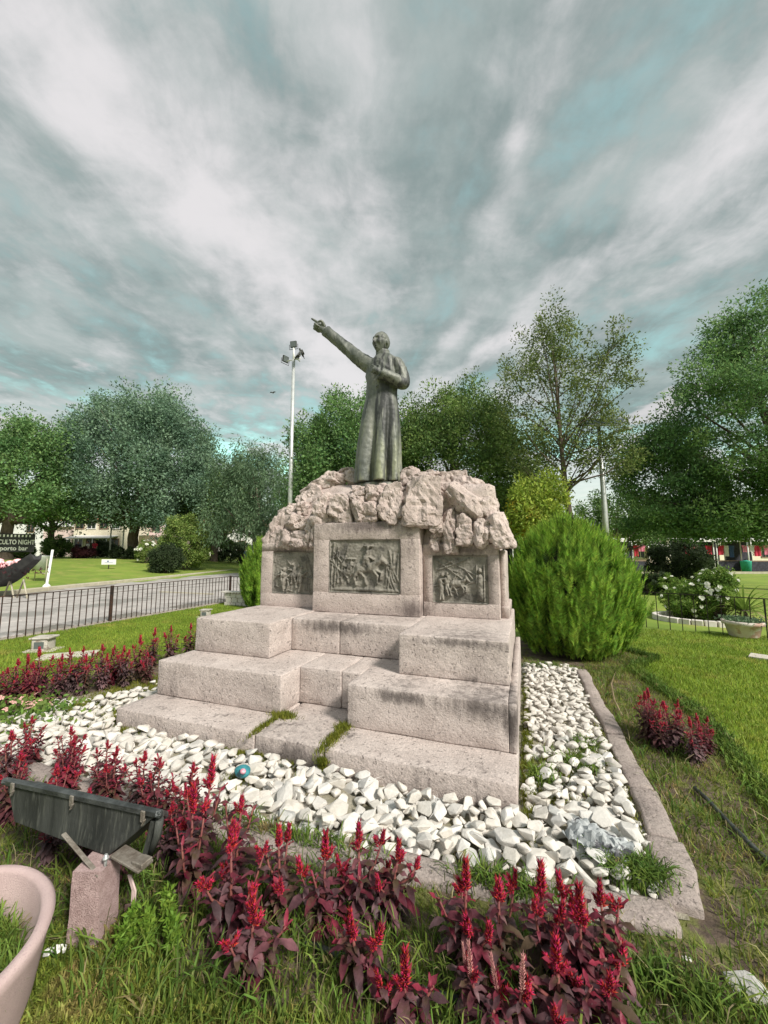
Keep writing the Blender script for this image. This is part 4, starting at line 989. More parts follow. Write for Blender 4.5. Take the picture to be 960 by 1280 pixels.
grass('weeds', P, .065, .006, 1.5, 8, 'grass_weed', 2, 'long weedy grass round the celosias and along the right kerb')
P = scatter(5000, -2.2, 1.6, 1.0, 1.85, weedtest, 17); P[:, 2] = .008
grass('tall_weeds', P, .095, .0065, 1.6, 18, 'grass_weed', 2, 'taller grass blades in the front bed')
P = scatter(2400, -3.0, 1.7, 1.0, 5.5, weedtest, 9); P[:, 2] = .012
grass('dry_blades', P, .085, .0035, 2.2, 10, 'dry_grass', 2, 'dry straw among the weeds')
P = scatter(110000, -3.0, 1.75, .9, 7.6, lambda x, y, r: ((y < 1.84 + .12 * (x > -.6) + .1 * (x > .1)) & (y > 1.2)) | ((x > .74) & (x < edge_r(y) + .06)), 27); P[:, 2] = .006
grass('short_weeds', P, .040, .0065, 1.6, 28, 'grass_front', 1, 'short thin grass over the soil of the beds')
P = scatter(2600, -4.5, 1.75, .9, 7.0, lambda x, y, r: ((y < 1.84) & (y > 1.1)) | ((x > .76) & (x < edge_r(y) - .02)), 37); P[:, 2] = .02
V, F = leaves(P, .030, .012, up=-.1, seed=38); V[:, 2] = np.maximum(V[:, 2] * .5 + .008, .006); o = stuff(obj('leaf_litter', npmesh('leaf_litter', V, F), 'litter_brown')); o['label'] = 'dead leaf bits scattered over the beds'; o['category'] = 'leaf litter'
# edge of the lawn on the right, longer and darker
P = scatter(60000, 1.0, 2.0, 1.0, 7.5, lambda x, y, r: np.abs(x - edge_r(y) - .03) < .05 * (1 + r.rand(len(x))), 19); P[:, 2] = 0
grass('lawn_edge', P, .07, .009, 1.0, 20, 'grass_weed', 2, 'long grass along the edge of the right lawn')
# moss and tufts between the stones and in the joints of the steps
tuf = []
def tuft(x, y, n, sx, sy, z=.02, rot=0):
    a = rs.normal(size=(n, 2)) * [sx, sy]; c, s = math.cos(rot), math.sin(rot)
    tuf.append(np.stack([x + a[:, 0] * c - a[:, 1] * s, y + a[:, 0] * s + a[:, 1] * c, np.full(n, z)], 1))
for (x, y, n, sx, sy, z) in [(-.03, 3.2, 2600, .022, .5, .02), (-.03, 4.6, 2200, .02, .7, .02), (.16, 3.28, 900, .08, .12, .03), (.36, 3.45, 900, .10, .10, .03), (.56, 3.3, 700, .02, .5, .03), (.10, 2.86, 500, .10, .05, .03),
                             (-2.04, 2.62, 500, .05, .02, .04), (-2.04, 2.78, 500, .014, .10, Z1 - .004), (-2.0, 2.99, 900, .055, .03, Z1), (-1.41, 2.62, 900, .018, .012, .05), (-1.41, 2.60, 700, .016, .01, .10), (-1.408, 2.80, 1100, .026, .13, Z1 - .004), (-1.42, 2.97, 500, .03, .03, Z1),
                             (-2.35, 2.60, 900, .16, .02, .03), (-1.9, 2.60, 900, .13, .02, .03), (-3.3, 2.58, 500, .12, .03, .03), (-1.9, 2.3, 300, .05, .04, .05),
                             (-3.75, 2.75, 1500, .10, .12, .02), (-3.95, 3.2, 2400, .14, .2, .02), (-3.8, 3.9, 2400, .12, .3, .02), (-4.15, 2.5, 1500, .2, .1, .02), (-4.3, 2.9, 2000, .12, .25, .02), (-4.15, 3.5, 2600, .15, .3, .02), (-4.0, 4.6, 2600, .2, .4, .01), (-4.45, 3.4, 1500, .1, .3, .01), (-4.4, 2.3, 1200, .2, .1, .01)]: tuft(x, y, n, sx, sy, z)
grass('moss_tufts', np.concatenate(tuf), .032, .007, .9, 12, 'moss', 1, 'yellow-green moss and tufts in the joints and between the stones')
tuf = []
for (x, y, n, sx, sy, z) in [(.44, 2.34, 1300, .07, .045, .03), (.30, 3.30, 260, .06, .05, .03), (.05, 3.05, 260, .05, .05, .03), (.40, 3.62, 200, .05, .05, .03), (.25, 5.9, 400, .2, .06, .02), (-.12, 2.04, 500, .12, .03, .03), (-1.3, 1.98, 500, .35, .03, .03), (.5, 1.82, 300, .1, .03, .02)]: tuft(x, y, n, sx, sy, z)
grass('grass_tuft', np.concatenate(tuf), .07, .007, 1.7, 13, 'grass_weed', 2, 'grass tuft beside the kerb corner and smaller tufts near it')
# bright fern-like weeds beside the lamp post
fw_ = thing('bright_weed', 'bright green feathery weed growing beside the concrete lamp post', 'weed', (-1.55, 1.27, 0))
for k, (dx, dy, hh) in enumerate([(0, 0, .17), (.05, .03, .14), (.14, .06, .22), (.22, .02, .17), (.02, -.03, .12)]):
    V, F = [], []
    pts = np.array([[dx + .02 * math.sin(k + t * 2), dy, hh * t] for t in np.linspace(.1, 1, 40)])
    P = np.repeat(pts, 8, 0) + rs.normal(size=(320, 3)) * [.012, .012, .006]; V, F = leaves(P, .028, .010, up=.9, seed=k); obj('frond', npmesh('frond', V, F), 'weed_bright', fw_)
# ================================================================ FLOODLIGHT AND PLANTER IN FRONT
fl = thing('floodlight', 'old black floodlight trough on a short pinkish concrete post, lower left', 'floodlight', (-1.70, 1.28, 0))
O = Vector((-1.70, 1.28, 0))
def loc(p): return Vector(p) - O
# trough: rim corners A (left near) B (right near) C D (far), bottom panel a b c d
A, B_, C_, D_ = [loc(p) for p in ((-2.385, 1.245, .502), (-1.492, 1.325, .500), (-1.615, 1.465, .385), (-2.45, 1.41, .385))]
a, b_, c_, d_ = [loc(p) for p in ((-2.30, 1.25, .335), (-1.72, 1.285, .305), (-1.76, 1.40, .25), (-2.29, 1.37, .27))]
bm = bmesh.new(); v = [bm.verts.new(p) for p in (A, B_, C_, D_, a, b_, c_, d_)]
for f in ((0, 1, 5, 4), (1, 2, 6, 5), (2, 3, 7, 6), (3, 0, 4, 7), (4, 5, 6, 7)): bm.faces.new([v[i] for i in f])
bmesh.ops.recalc_face_normals(bm, faces=bm.faces[:]); bmesh.ops.subdivide_edges(bm, edges=bm.edges[:], cuts=5, use_grid_fill=True)
for w in bm.verts: w.co += Vector((0, noise.noise(w.co * 6), noise.noise(w.co * 5 + Vector((4, 0, 0))))) * .004
hs = obj('housing', bm, 'lamp_black', fl); md = hs.modifiers.new('t', 'SOLIDIFY'); md.thickness = .006; md = hs.modifiers.new('b', 'BEVEL'); md.width = .004; md.segments = 2; md.angle_limit = .5
rm = bmesh.new()
for p, q in ((A, B_), (B_, C_), (C_, D_), (D_, A)):
    d = (q - p).normalized(); R = d.to_track_quat('X', 'Z').to_matrix(); bx(rm, (p + q) / 2, ((q - p).length + .03, .026, .026), R)
bevel(rm, .004); obj('rim', rm, 'lamp_rim', fl)
bm = bmesh.new(); n_ = (B_ - A).cross(D_ - A).normalized(); bm.faces.new([bm.verts.new(p - n_ * -.004) for p in (A, B_, C_, D_)]); g = obj('glass', bm, 'lamp_glass', fl); g.modifiers.new('t', 'SOLIDIFY').thickness = .004
for t in (.08, .49, .93):   # clips on the rim
    p = A.lerp(B_, t); bm = bmesh.new(); bx(bm, p + Vector((0, -.017, -.012)), (.022, .008, .045)); bx(bm, p + Vector((.012, -.022, -.03)), (.006, .012, .03), Matrix.Rotation(.5, 3, 'Y')); bevel(bm, .002); obj('clip', bm, 'rusty_steel', fl)
# bracket arm at the right end and foot plate
bm = bmesh.new(); tube(bm, [loc((-1.50, 1.34, .47)), loc((-1.515, 1.345, .40)), loc((-1.56, 1.35, .30))], [.016, .018, .014], 6); bx(bm, loc((-1.545, 1.345, .38)), (.012, .05, .17), Matrix.Rotation(.25, 3, 'Y')); obj('side_arm', bm, 'lamp_black', fl)
bm = bmesh.new(); bx(bm, loc((-1.60, 1.30, .315)), (.17, .07, .012), Matrix.Rotation(.12, 3, 'Y')); bx(bm, loc((-1.54, 1.30, .32)), (.06, .05, .02)); bevel(bm, .003); obj('foot_plate', bm, 'rusty_steel', fl)
bm = bmesh.new(); bx(bm, loc((-1.80, 1.225, .335)), (.26, .018, .007), Matrix.Rotation(.42, 3, 'Y')); bevel(bm, .002); obj('strap', bm, 'rusty_steel', fl)
bm = bmesh.new(); tube(bm, [loc((-1.685, 1.25, .29)), loc((-1.685, 1.25, .345))], .006, 8); tube(bm, [loc((-1.685, 1.25, .325)), loc((-1.685, 1.25, .335))], .012, 6); obj('bolt', bm, 'galvanised', fl)
ps_ = bmesh.new(); bx(ps_, (0, 0, .1), (.125, .125, .40)); bmesh.ops.subdivide_edges(ps_, edges=ps_.edges[:], cuts=6, use_grid_fill=True)
for w in ps_.verts: k = 1 - .06 * max(0, w.co.z) / .3; w.co.x *= k; w.co.y *= k; w.co += Vector((noise.noise(w.co * 20), noise.noise(w.co * 20 + Vector((5, 0, 0))), 0)) * .0025
po = obj('post', ps_, 'post_concrete', fl, (-.045, -.02, 0), (0, 0, math.radians(20)), (1.0, 1.0, 1))
bm = bmesh.new()
for k in range(3): tube(bm, [Vector((.075 + .006 * k, .03, .24)), Vector((.105 + .008 * k, .03, .19)), Vector((.105 + .008 * k, .03, .14)), Vector((.07, .03, .10 + .01 * k))], .0045, 6)
obj('cable', bm, 'cable', fl)

# swan-necked planter: a shell with a rolled rim, low at the back and rising to a high tail towards the camera
pt = thing('planter', 'large pink-grey concrete planter with a curved rim, cut off at the bottom left corner', 'planter', (-1.85, .70, 0))
def ringpt(t, lev):
    """lev 0 rim outside, 1 rim top outside ... ; t angle"""
    cx, cy = math.cos(t), math.sin(t)
    hgt = .36 + .03 * max(0, -cy)
    return cx, cy, hgt
PRT = [  # rim path around the planter: x, y, z of the rim centre line and half width
]
bm = bmesh.new(); N = 64; prof = []
for k in range(N):
    t = 2 * PI * k / N; cx, cy, hgt = ringpt(t, 0)
    rx, ry = .395, .385
    th = .028 + .05 * max(0, math.cos(t + .95)) ** 2      # rim grows wider on the near right side
    drop = 0
    O2 = Vector((cx * rx, cy * ry, 0))
    inw = Vector((cx, cy, 0))
    top = hgt
    ring = [O2 * .80 + Vector((0, 0, -.02)), O2 * .93 + Vector((0, 0, .14)), O2 * 1.0 + Vector((0, 0, top - .05)), O2 * 1.0 + inw * .012 + Vector((0, 0, top - .012)), O2 + Vector((0, 0, top)), O2 - inw * th * .8 + Vector((0, 0, top)), O2 - inw * th + Vector((0, 0, top - .012)), O2 - inw * (th + .01) + Vector((0, 0, top - .1)), O2 * .80 - inw * .03 + Vector((0, 0, .05))]
    prof.append([bm.verts.new(p) for p in ring])
for k in range(N):
    p, q = prof[k], prof[(k + 1) % N]
    for j in range(8): bm.faces.new((p[j], q[j], q[j + 1], p[j + 1])).smooth = True
for w in bm.verts: w.co += Vector((noise.noise(w.co * 4), noise.noise(w.co * 4 + Vector((9, 0, 0))), noise.noise(w.co * 4 + Vector((0, 9, 0))))) * .008
bmesh.ops.recalc_face_normals(bm, faces=bm.faces[:]); obj('bowl', bm, 'planter_pink', pt)
bm = bmesh.new(); bmesh.ops.create_circle(bm, cap_ends=True, segments=32, radius=.345, matrix=Matrix.Translation((0, 0, .20))); obj('earth', bm, 'soil', pt)
an = rs.rand(5200) * 2 * PI; ra = np.sqrt(rs.rand(5200)) * .32
V, F = blades(np.stack([np.cos(an) * ra, np.sin(an) * ra, np.full(5200, .20)], 1), .07, .005, 1.4, 40, 2)
o = stuff(obj('planter_grass', npmesh('planter_grass', V, F), 'grass_weed', pt))
P = np.array([.14, -.12, .27]) + rs.normal(size=(60, 3)) * [.03, .02, .02]; V, F = leaves(P, .03, .018, up=.5, seed=77); o = obj('flower', npmesh('flower', V, F), 'petal_white', pt)
# white litter and hoses
bm = bmesh.new(); bmesh.ops.create_grid(bm, x_segments=8, y_segments=5, size=1)
for w in bm.verts: w.co = Vector((w.co.x * .035, w.co.y * .014, .02 + .02 * noise.noise(w.co * 2.5)))
o = obj('paper_scrap', bm, 'paper', None, at(66, 1195, .03), (0, .3, .9)); tag(o, 'crumpled white scrap of paper in the grass beside the planter', 'litter'); o.modifiers.new('t', 'SOLIDIFY').thickness = .002
bm = bmesh.new(); tube(bm, [at(x, y, .03 + .01 * (i % 2)) for i, (x, y) in enumerate([(868, 985), (885, 1000), (905, 1022), (925, 1042), (945, 1062), (975, 1088)])], .013, 8)
tag(obj('garden_hose', bm, 'hose'), 'black garden hose half buried in the weeds on the right', 'hose')
bm = bmesh.new(); tube(bm, [at(x, y, .03) for x, y in [(380, 1178), (430, 1196), (480, 1215), (530, 1238), (580, 1252), (640, 1262)]], .012, 8)
tag(obj('garden_hose', bm, 'hose'), 'black garden hose lying in the weeds below the middle celosias', 'hose')
bm = bmesh.new(); tube(bm, [at(x, y, z) for x, y, z in [(770, 838, .02), (764, 855, .06), (768, 875, .08), (778, 895, .03)]], .008, 6); tag(obj('irrigation_pipe', bm, 'dry_grass'), 'thin pale pipe curving out of the soil below the round bush', 'pipe')

# ================================================================ FENCES
def fence(name, label, pts, posts, hh=.80, sp=.165, m='iron', mid=False):
    f = thing(name, label, 'fence')
    barm = bpy.data.meshes.new('bar'); q = bmesh.new(); bx(q, (0, 0, hh / 2), (.014, .014, hh)); q.to_mesh(barm); q.free(); barm.materials.append(MATS[m])
    for p, r in zip(pts, pts[1:]):
        p, r = Vector((*p, 0)), Vector((*r, 0)); d = r - p; L = d.length; ang = math.atan2(d.y, d.x)
        for z in ((hh,) if not mid else (hh, hh - .13)):
            q = bmesh.new(); bx(q, (0, 0, 0), (L, .026 if z == hh else .012, .016 if z == hh else .008)); obj('rail', q, m, f, (p + r) / 2 + Vector((0, 0, z)), (0, 0, ang))
        n = int(L / sp)
        for k in range(n + 1): obj('bar', barm, None, f, p + d * (k / n) + Vector((0, 0, 0)), (rnd.uniform(-.012, .012), rnd.uniform(-.012, .012), ang))
    for (x, y) in posts:
        q = bmesh.new(); bx(q, (0, 0, (hh + .06) / 2 - .03), (.055, .055, hh + .06)); bevel(q, .004); obj('post', q, m, f, (x, y, 0))
    return f
fence('iron_fence', 'rusty black iron fence of thin bars along the grey path on the left', [(-8.85, 1.5), (-8.9, 4.2), (-8.96, 6.36), (-9.04, 10.28), (-7.3, 10.26)], [(-8.83, 2.4), (-8.96, 6.36), (-9.04, 10.28)], mid=True, m='iron_rust', sp=.128)
fence('iron_fence', 'low black iron fence behind the sunny lawn on the right', [(1.2, 10.15), (2.41, 9.86), (4.14, 9.21), (8.2, 7.7)], [(6.2, 8.44)], hh=.74, sp=.19)
# strip of bare kerb under the left fence
kf = thing('fence_kerb', 'low concrete kerb under the left iron fence', 'kerb')
for i in range(9):
    y0 = 1.2 + i; box_obj('kerb_stone', 'kerb_concrete', (-9.12 + .0, y0 + .01, -.05), (-8.93, y0 + .99, .03), kf, .008)

# lawn lamps (box-shaped) and flat slab
def lawn_box(p, s, label, rz):
    t = thing('lawn_light', label, 'lawn light', p, rz)
    q = slab((-.15, -.15, -.02), (.15, .15, .26), .012, .05, .006, 3); obj('casing', q, 'lamp_box', t)
    q = bmesh.new(); bx(q, (0, 0, .285), (.40, .36, .04)); bevel(q, .01); obj('lid', q, 'lamp_box', t)
    q = bmesh.new(); bx(q, (0, 0, -.0), (.62, .44, .05)); bevel(q, .006); obj('base_slab', q, 'pale_slab', t)
    q = bmesh.new(); bx(q, (0, -.152, .14), (.19, .012, .14)); obj('lens', q, 'lamp_glass', t)
    t.scale = (s,) * 3
lawn_box(at(54, 813), .74, 'worn concrete box light on the left lawn near the hedge', .5)
lawn_box(at(257, 771), .6, 'small grey box light on the lawn just behind the left steps', .3)
o = box_obj('paving_slab', 'pale_slab', (-.36, -.17, -.01), (.36, .17, .025)); o.location = at(86, 820); o.rotation_euler = (0, 0, .75); tag(o, 'flat pale slab set in the lawn beside the box light', 'slab')
o = box_obj('paving_slab', 'pale_slab', (-.22, -.15, -.01), (.22, .15, .03)); o.location = at(962, 824); o.rotation_euler = (0, 0, -.5); tag(o, 'pale slab in the right lawn at the picture edge', 'slab')

# ================================================================ TREES, BUSHES
def crown(n_cl, c, R, clr, per, lf, seed, lower=-.7, shell=.55, stretch=(1, 1, 1), lump=.25):
    """leaf points for a crown made of clumps; returns points, outward vectors, clump centres"""
    r = np.random.RandomState(seed); C = []
    while len(C) < n_cl:
        d = r.normal(size=3); d /= np.linalg.norm(d)
        if d[2] < lower: continue
        k = (shell + (1 - shell) * r.rand() ** .6) * (1 + lump * noise.noise(Vector(d * 2.2) + Vector((seed, 0, 0))))
        C.append(d * k)
    C = np.array(C) * R + c
    n = r.randint(int(per * .6), int(per * 1.4), len(C)); ids = np.repeat(np.arange(len(C)), n)
    q = r.normal(size=(len(ids), 3)); q /= np.linalg.norm(q, axis=1)[:, None] + 1e-9
    q *= (r.rand(len(ids)) ** .5)[:, None]
    sz = clr * (.6 + .8 * r.rand(len(C)))[ids][:, None]
    P = C[ids] + q * sz * stretch
    return P, q, C
def tree(name, label, cat, base, trunk_h, trunk_r, crowns, m, leaf, lean=(0, 0), bark='bark', seed=1, limbs=14, group=None, up=.2, droop=0, extra=None):
    t = thing(name, label, cat, base, 0, group)
    tb = bmesh.new(); top = Vector((lean[0], lean[1], trunk_h)); c0 = crowns[0]
    lead = Vector((c0[1][0] * .8, c0[1][1], c0[1][2] + c0[2][2] * .55)); r0 = random.Random(seed + 99)
    axis = [Vector((0, 0, -.3)), Vector((0, 0, 0)), top * .5 + Vector((r0.uniform(-1, 1) * trunk_r, 0, 0)), top, top.lerp(lead, .4) + Vector((r0.uniform(-1, 1) * trunk_r, 0, 0)), top.lerp(lead, .75), lead]
    tube(tb, axis, [trunk_r * k for k in (1.35, 1.1, .9, .78, .5, .28, .08)], 10)
    def on_axis(z):
        for p, q_ in zip(axis[1:], axis[2:]):
            if p.z <= z <= q_.z: return p.lerp(q_, (z - p.z) / max(1e-6, q_.z - p.z))
        return lead.copy()
    Vs, Fs, off = [], [], 0; r = random.Random(seed); lb = bmesh.new()
    for ci, cr in enumerate(crowns):
        P, q, C = crown(*cr); V, F = leaves(P, leaf[0], leaf[1], q, up, seed + ci, droop)
        Vs.append(V); Fs.append(F + off); off += len(V)
        for k in range(min(limbs if ci == 0 else limbs // 4, len(C))):
            e = Vector(C[r.randrange(len(C))]); hd = math.hypot(e.x - lead.x * .5, e.y); zs = min(lead.z * .9, max(trunk_h * .85, e.z - hd * r.uniform(.8, 1.2) - .3)); zs = zs if ci == 0 else r.uniform(trunk_h, min(lead.z * .8, max(trunk_h + .2, e.z - .5))); s = on_axis(zs); fr = 1 - .6 * (zs - trunk_h) / max(.1, lead.z - trunk_h)
            mdl = s.lerp(e, .5) + Vector((r.uniform(-.05, .05) * hd, r.uniform(-.05, .05) * hd, -hd * .06)); m2 = s.lerp(e, .78) + Vector((r.uniform(-.05, .05) * hd, 0, -hd * .02))
            tube(lb, [s, mdl, m2, e], [trunk_r * .34 * fr, trunk_r * .2 * fr, trunk_r * .11, trunk_r * .03], 6, False)
    me = bpy.data.meshes.new('trunk'); lb.to_mesh(me); tb.from_mesh(me); bpy.data.meshes.remove(me); lb.free()
    obj('trunk', tb, bark, t); stuff(obj('crown', npmesh('crown', np.concatenate(Vs), np.concatenate(Fs)), m, t))
    if extra:
        P, q, C = crown(*extra[0]); V, F = leaves(P, leaf[0], leaf[1], q, up, seed + 50, droop); stuff(obj('crown_accent', npmesh('crown_accent', V, F), extra[1], t))
    return t
def gz(p): p = p.copy(); p.z = rise(p.x, p.y); return p
# crown tuple: n clumps, centre, radii, clump radius, leaves per clump, -, seed, lower, shell, stretch
tree('plane_tree', 'large dome-shaped blue-green tree on the far left lawn', 'tree', gz(far(168, 38)), 4.0, .5, [(380, (0, 0, 8.8), (7.9, 6.5, 7.6), 1.15, 290, 0, 1, -.75, .55, (1, 1, 1.5)), (70, (0, 0, 4.6), (6.8, 5, 1.3), 1.1, 150, 0, 51, -1, .3, (1, 1, .8))], 'leaf_blue', (.23, .13), seed=1, limbs=20)
tree('plane_tree', 'green tree cut off by the left edge of the picture', 'tree', gz(far(8, 31)), 3.4, .45, [(250, (-1.2, 0, 6.8), (6.2, 4.8, 5.0), 1.1, 270, 0, 2, -.75, .5, (1, 1, .9))], 'leaf_mid', (.21, .12), seed=3, limbs=14)
tree('willow_tree', 'pale drooping willow-like tree left of the lamp post', 'tree', gz(far(318, 31)), 3.0, .35, [(150, (0, 0, 5.6), (3.9, 3.5, 4.2), .8, 210, 0, 4, -.8, .45, (.8, .8, 1.9))], 'leaf_willow', (.28, .07), seed=5, limbs=14, up=-.2, droop=.9)
tree('dense_tree', 'dark mid-green tree behind the statue on its left', 'tree', far(432, 22), 2.5, .35, [(210, (0, 0, 6.4), (3.3, 2.8, 4.4), .72, 270, 0, 6, -.7, .5, (1, 1, 1.6)), (60, (-1.6, 0, 4.6), (2.2, 2.0, 3.0), .7, 190, 0, 9, -.8, .5, (1, 1, 1.3))], 'leaf_mid', (.155, .08), seed=7, limbs=14)
tree('dense_tree', 'broad dense dark green tree behind the statue on its right', 'tree', far(566, 23), 2.6, .42, [(330, (0, 0, 6.3), (5.0, 4.0, 5.1),   .82, 280, 0, 8, -.75, .5, (1, 1, 1.1))], 'leaf_dark', (.16, .085), seed=9, limbs=14)
tree('airy_tree', 'tall open tree with sparse olive leaves and bare twigs right of the statue', 'tree', far(716, 17), 4.2, .16, [(125, (-.5, 0, 8.4), (2.7, 2.2, 4.6), .60, 120, 0, 10, -.85, .35, (1, 1, 1.2)), (26, (2.2, 0, 10.4), (1.2, .9, 2.0), .42, 80, 0, 13, -1, .3, (1, 1, 1.2)), (22, (-.4, 0, 11.9), (1.0, .8, 1.7), .42, 90, 0, 14, -1, .2, (1, 1, 1.3)), (30, (1.6, 0, 6.0), (1.7, 1.3, 1.6), .5, 90, 0, 15, -1, .3, (1, 1, 1))], 'leaf_airy', (.135, .06), lean=(-.15, 0), seed=11, limbs=26, bark='bark')
tree('large_tree', 'big feathery green tree filling the right edge', 'tree', far(1015, 16), 3.0, .35, [(260, (-1.7, 0, 6.6), (3.8, 3.4, 5.0), .75, 260, 0, 16, -.9, .5, (1.1, 1, .8)), (60, (-1.2, 0, 10.9), (1.7, 1.6, 2.4), .6, 160, 0, 17, -1, .4, (1.1, 1, .9)), (110, (-5.1, 0, 4.7), (2.2, 1.8, 2.9), .6, 190, 0, 18, -.9, .45, (1.1, 1, .8)), (80, (-3.0, -.5, 2.9), (2.4, 1.6, .8), .55, 190, 0, 28, -1, .3, (1.1, 1, .8))], 'leaf_mid', (.15, .06), seed=15, limbs=16, extra=((30, (-3.0, -2.6, 5.2), (1.6, 1.0, 2.8), .5, 170, 0, 23, -1, .6, (1, 1, .8)), 'leaf_light'))
tree('young_tree', 'small yellow-green tree with orange leaves beside the monument rocks', 'tree', far(672, 16.5), 1.6, .12, [(80, (0, 0, 3.35), (1.25, 1.2, 1.7), .42, 190, 0, 19, -.8, .4, (1, 1, 1.3))], 'leaf_lime', (.15, .06), seed=17, limbs=10, extra=((12, (-.5, -.8, 3.1), (.6, .4, 1.0), .3, 70, 0, 24, -1, .5, (1, 1, 1)), 'leaf_yellow'))
tree('young_tree', 'small bright green tree behind the solar lamp post', 'tree', far(775, 27), 1.8, .16, [(90, (0, 0, 3.9), (3.0, 2.2, 1.9), .6, 150, 0, 20, -.8, .4, (1, 1, 1))], 'leaf_light', (.17, .09), seed=19, limbs=10)
tree('street_tree', 'dark tree far behind between the willow and the domed tree', 'tree', gz(far(268, 40)), 3.2, .35, [(130, (0, 0, 5.6), (4.4, 3.4, 3.6), 1.0, 150, 0, 21, -.6, .5, (1, 1, 1))], 'leaf_dark', (.28, .16), seed=21)
tree('street_tree', 'low dark tree far behind the left edge trees', 'tree', gz(far(62, 44)), 3.2, .35, [(130, (0, 0, 5.8), (5.2, 3.4, 2.7), 1.0, 150, 0, 22, -.6, .5, (1, 1, 1))], 'leaf_dark', (.28, .16), seed=23)
tree('street_tree', 'dark tree far behind at the right edge below the feathery tree', 'tree', far(880, 39), 2.4, .3, [(190, (0, 0, 3.6), (9.0, 3.0, 3.0), .9, 150, 0, 25, -.6, .4, (1, 1, 1))], 'leaf_dark', (.22, .12), seed=27)
tree('street_tree', 'dark far tree closing the gap left of the big right tree', 'tree', far(640, 36), 2.4, .3, [(120, (0, 0, 4.6), (4.5, 3.0, 2.9), .9, 150, 0, 26, -.7, .4, (1, 1, 1))], 'leaf_dark', (.26, .14), seed=29)
def bush(name, label, cat, base, R, m, leaf, n, seed, h0=None, group=None, flowers=None, inner=True, up=.3):
    t = thing(name, label, cat, base, 0, group)
    P, q, C = crown(n, (0, 0, R[2] * .95), R, min(R) * .28, 130, 0, seed, -.9, .5); P[:, 2] = np.maximum(P[:, 2], .02)
    V, F = leaves(P, leaf[0], leaf[1], q, up, seed); stuff(obj('foliage', npmesh('foliage', V, F), m, t))
    sb = bmesh.new(); r = random.Random(seed)
    for k in range(7): e = Vector(C[r.randrange(len(C))]); tube(sb, [(0, 0, -.05), e * .5 + Vector((0, 0, .1)), e], [.03, .02, .006], 5, False)
    obj('stem', sb, 'bark', t)
    if flowers:
        fm, sz, cnt_, mm = flowers; me = bpy.data.meshes.new('flower'); qq = bmesh.new()
        for k in range(9):
            a = k * 2.4; rr_ = 1 - .06 * k; vs = [qq.verts.new(v) for v in ((0, 0, -.2), (math.cos(a - .6) * rr_, math.sin(a - .6) * rr_, .1 + .09 * k), (math.cos(a) * rr_ * 1.1, math.sin(a) * rr_ * 1.1, .2 + .09 * k), (math.cos(a + .6) * rr_, math.sin(a + .6) * rr_, .1 + .09 * k))]; qq.faces.new(vs)
        qq.to_mesh(me); qq.free(); me.materials.append(MATS[mm])
        for k in range(cnt_):
            d = Vector((r.gauss(0, 1), r.gauss(0, 1) - .7, r.gauss(0, 1) + .6)).normalized()
            obj('flower', me, None, t, Vector((d.x * R[0], d.y * R[1], R[2] * .95 + d.z * R[2])) * 1.03, d.to_track_quat('Z', 'Y').to_euler(), sz * r.uniform(.7, 1.2))
    return t
bush('creeper_arbour', 'boxy bright green creeper-covered arbour on the far lawn', 'arbour', gz(at(230, 716)), (2.1, 1.3, 2.15), 'leaf_creeper', (.15, .07), 190, 31, up=-.5)
bush('shrub', 'dark green shrub in front of the creeper arbour', 'shrub', gz(at(206, 719)), (1.15, 1.0, .95), 'leaf_shrub', (.12, .05), 110, 32)
bush('shrub', 'dark dense shrub before the market stalls on the right', 'shrub', far(846, 22), (1.65, 1.2, 1.05), 'leaf_shrub', (.12, .06), 130, 33)
bush('shrub', 'brownish dry shrub low behind the right fence', 'shrub', at(812, 742), (.95, .6, .42), 'leaf_shrub', (.08, .03), 60, 34)
bush('flowering_shrub', 'pale flowering shrub below the sandstone pillar on the left', 'shrub', gz(far(183, 33)), (.9, .7, .95), 'leaf_creeper', (.10, .05), 60, 35, flowers=(0, .14, 16, 'petal_white'))
bush('shrub', 'maroon low shrub on the far left lawn edge', 'shrub', gz(far(104, 37)), (1.5, .8, .55), 'leaf_maroon', (.14, .07), 60, 36)
bush('shrub', 'dark purple-green low shrub left of the sandstone pillar', 'shrub', gz(far(155, 37)), (1.6, .8, .55), 'leaf_shrub', (.14, .07), 60, 37)
bush('shrub', 'dark round shrub under the bar sign at the left edge', 'shrub', gz(far(22, 34)), (1.9, .9, .8), 'leaf_dark', (.14, .07), 70, 38)
bush('rose_bush', 'white rose bush in the ring bed behind the right fence', 'rose bush', at(868, 772), (.62, .5, .42), 'rose_leaf', (.055, .03), 70, 41, flowers=(0, .055, 24, 'petal_white'))
bush('rose_bush', 'taller white rose bush at the right end of the ring bed', 'rose bush', at(900, 774), (.42, .42, .62), 'rose_leaf', (.055, .03), 60, 42, flowers=(0, .055, 16, 'petal_white'))
bush('rose_bush', 'white rose bush beyond the fence left of the ring bed', 'rose bush', at(836, 744), (.55, .4, .36), 'rose_leaf', (.06, .03), 45, 43, flowers=(0, .06, 10, 'petal_white'))
bush('rose_bush', 'white rose bush farther back with a bright row of blooms', 'rose bush', at(893, 742), (.7, .4, .45), 'rose_leaf', (.06, .03), 50, 44, flowers=(0, .075, 18, 'petal_white'))
bush('shrub', 'tall dark shrub before the pinkish far house on the left', 'shrub', gz(far(70, 43)), (2.0, 1.2, 1.15), 'leaf_dark', (.17, .09), 70, 45)
bush('shrub', 'wide dark shrub under the domed tree right of the maroon shrub', 'shrub', gz(far(128, 46)), (2.6, 1.2, 1.0), 'leaf_shrub', (.17, .09), 70, 46)
bush('shrub', 'dark shrub screening the white far house behind the arbour', 'shrub', gz(far(268, 42)), (2.6, 1.4, 1.6), 'leaf_dark', (.17, .09), 90, 47)
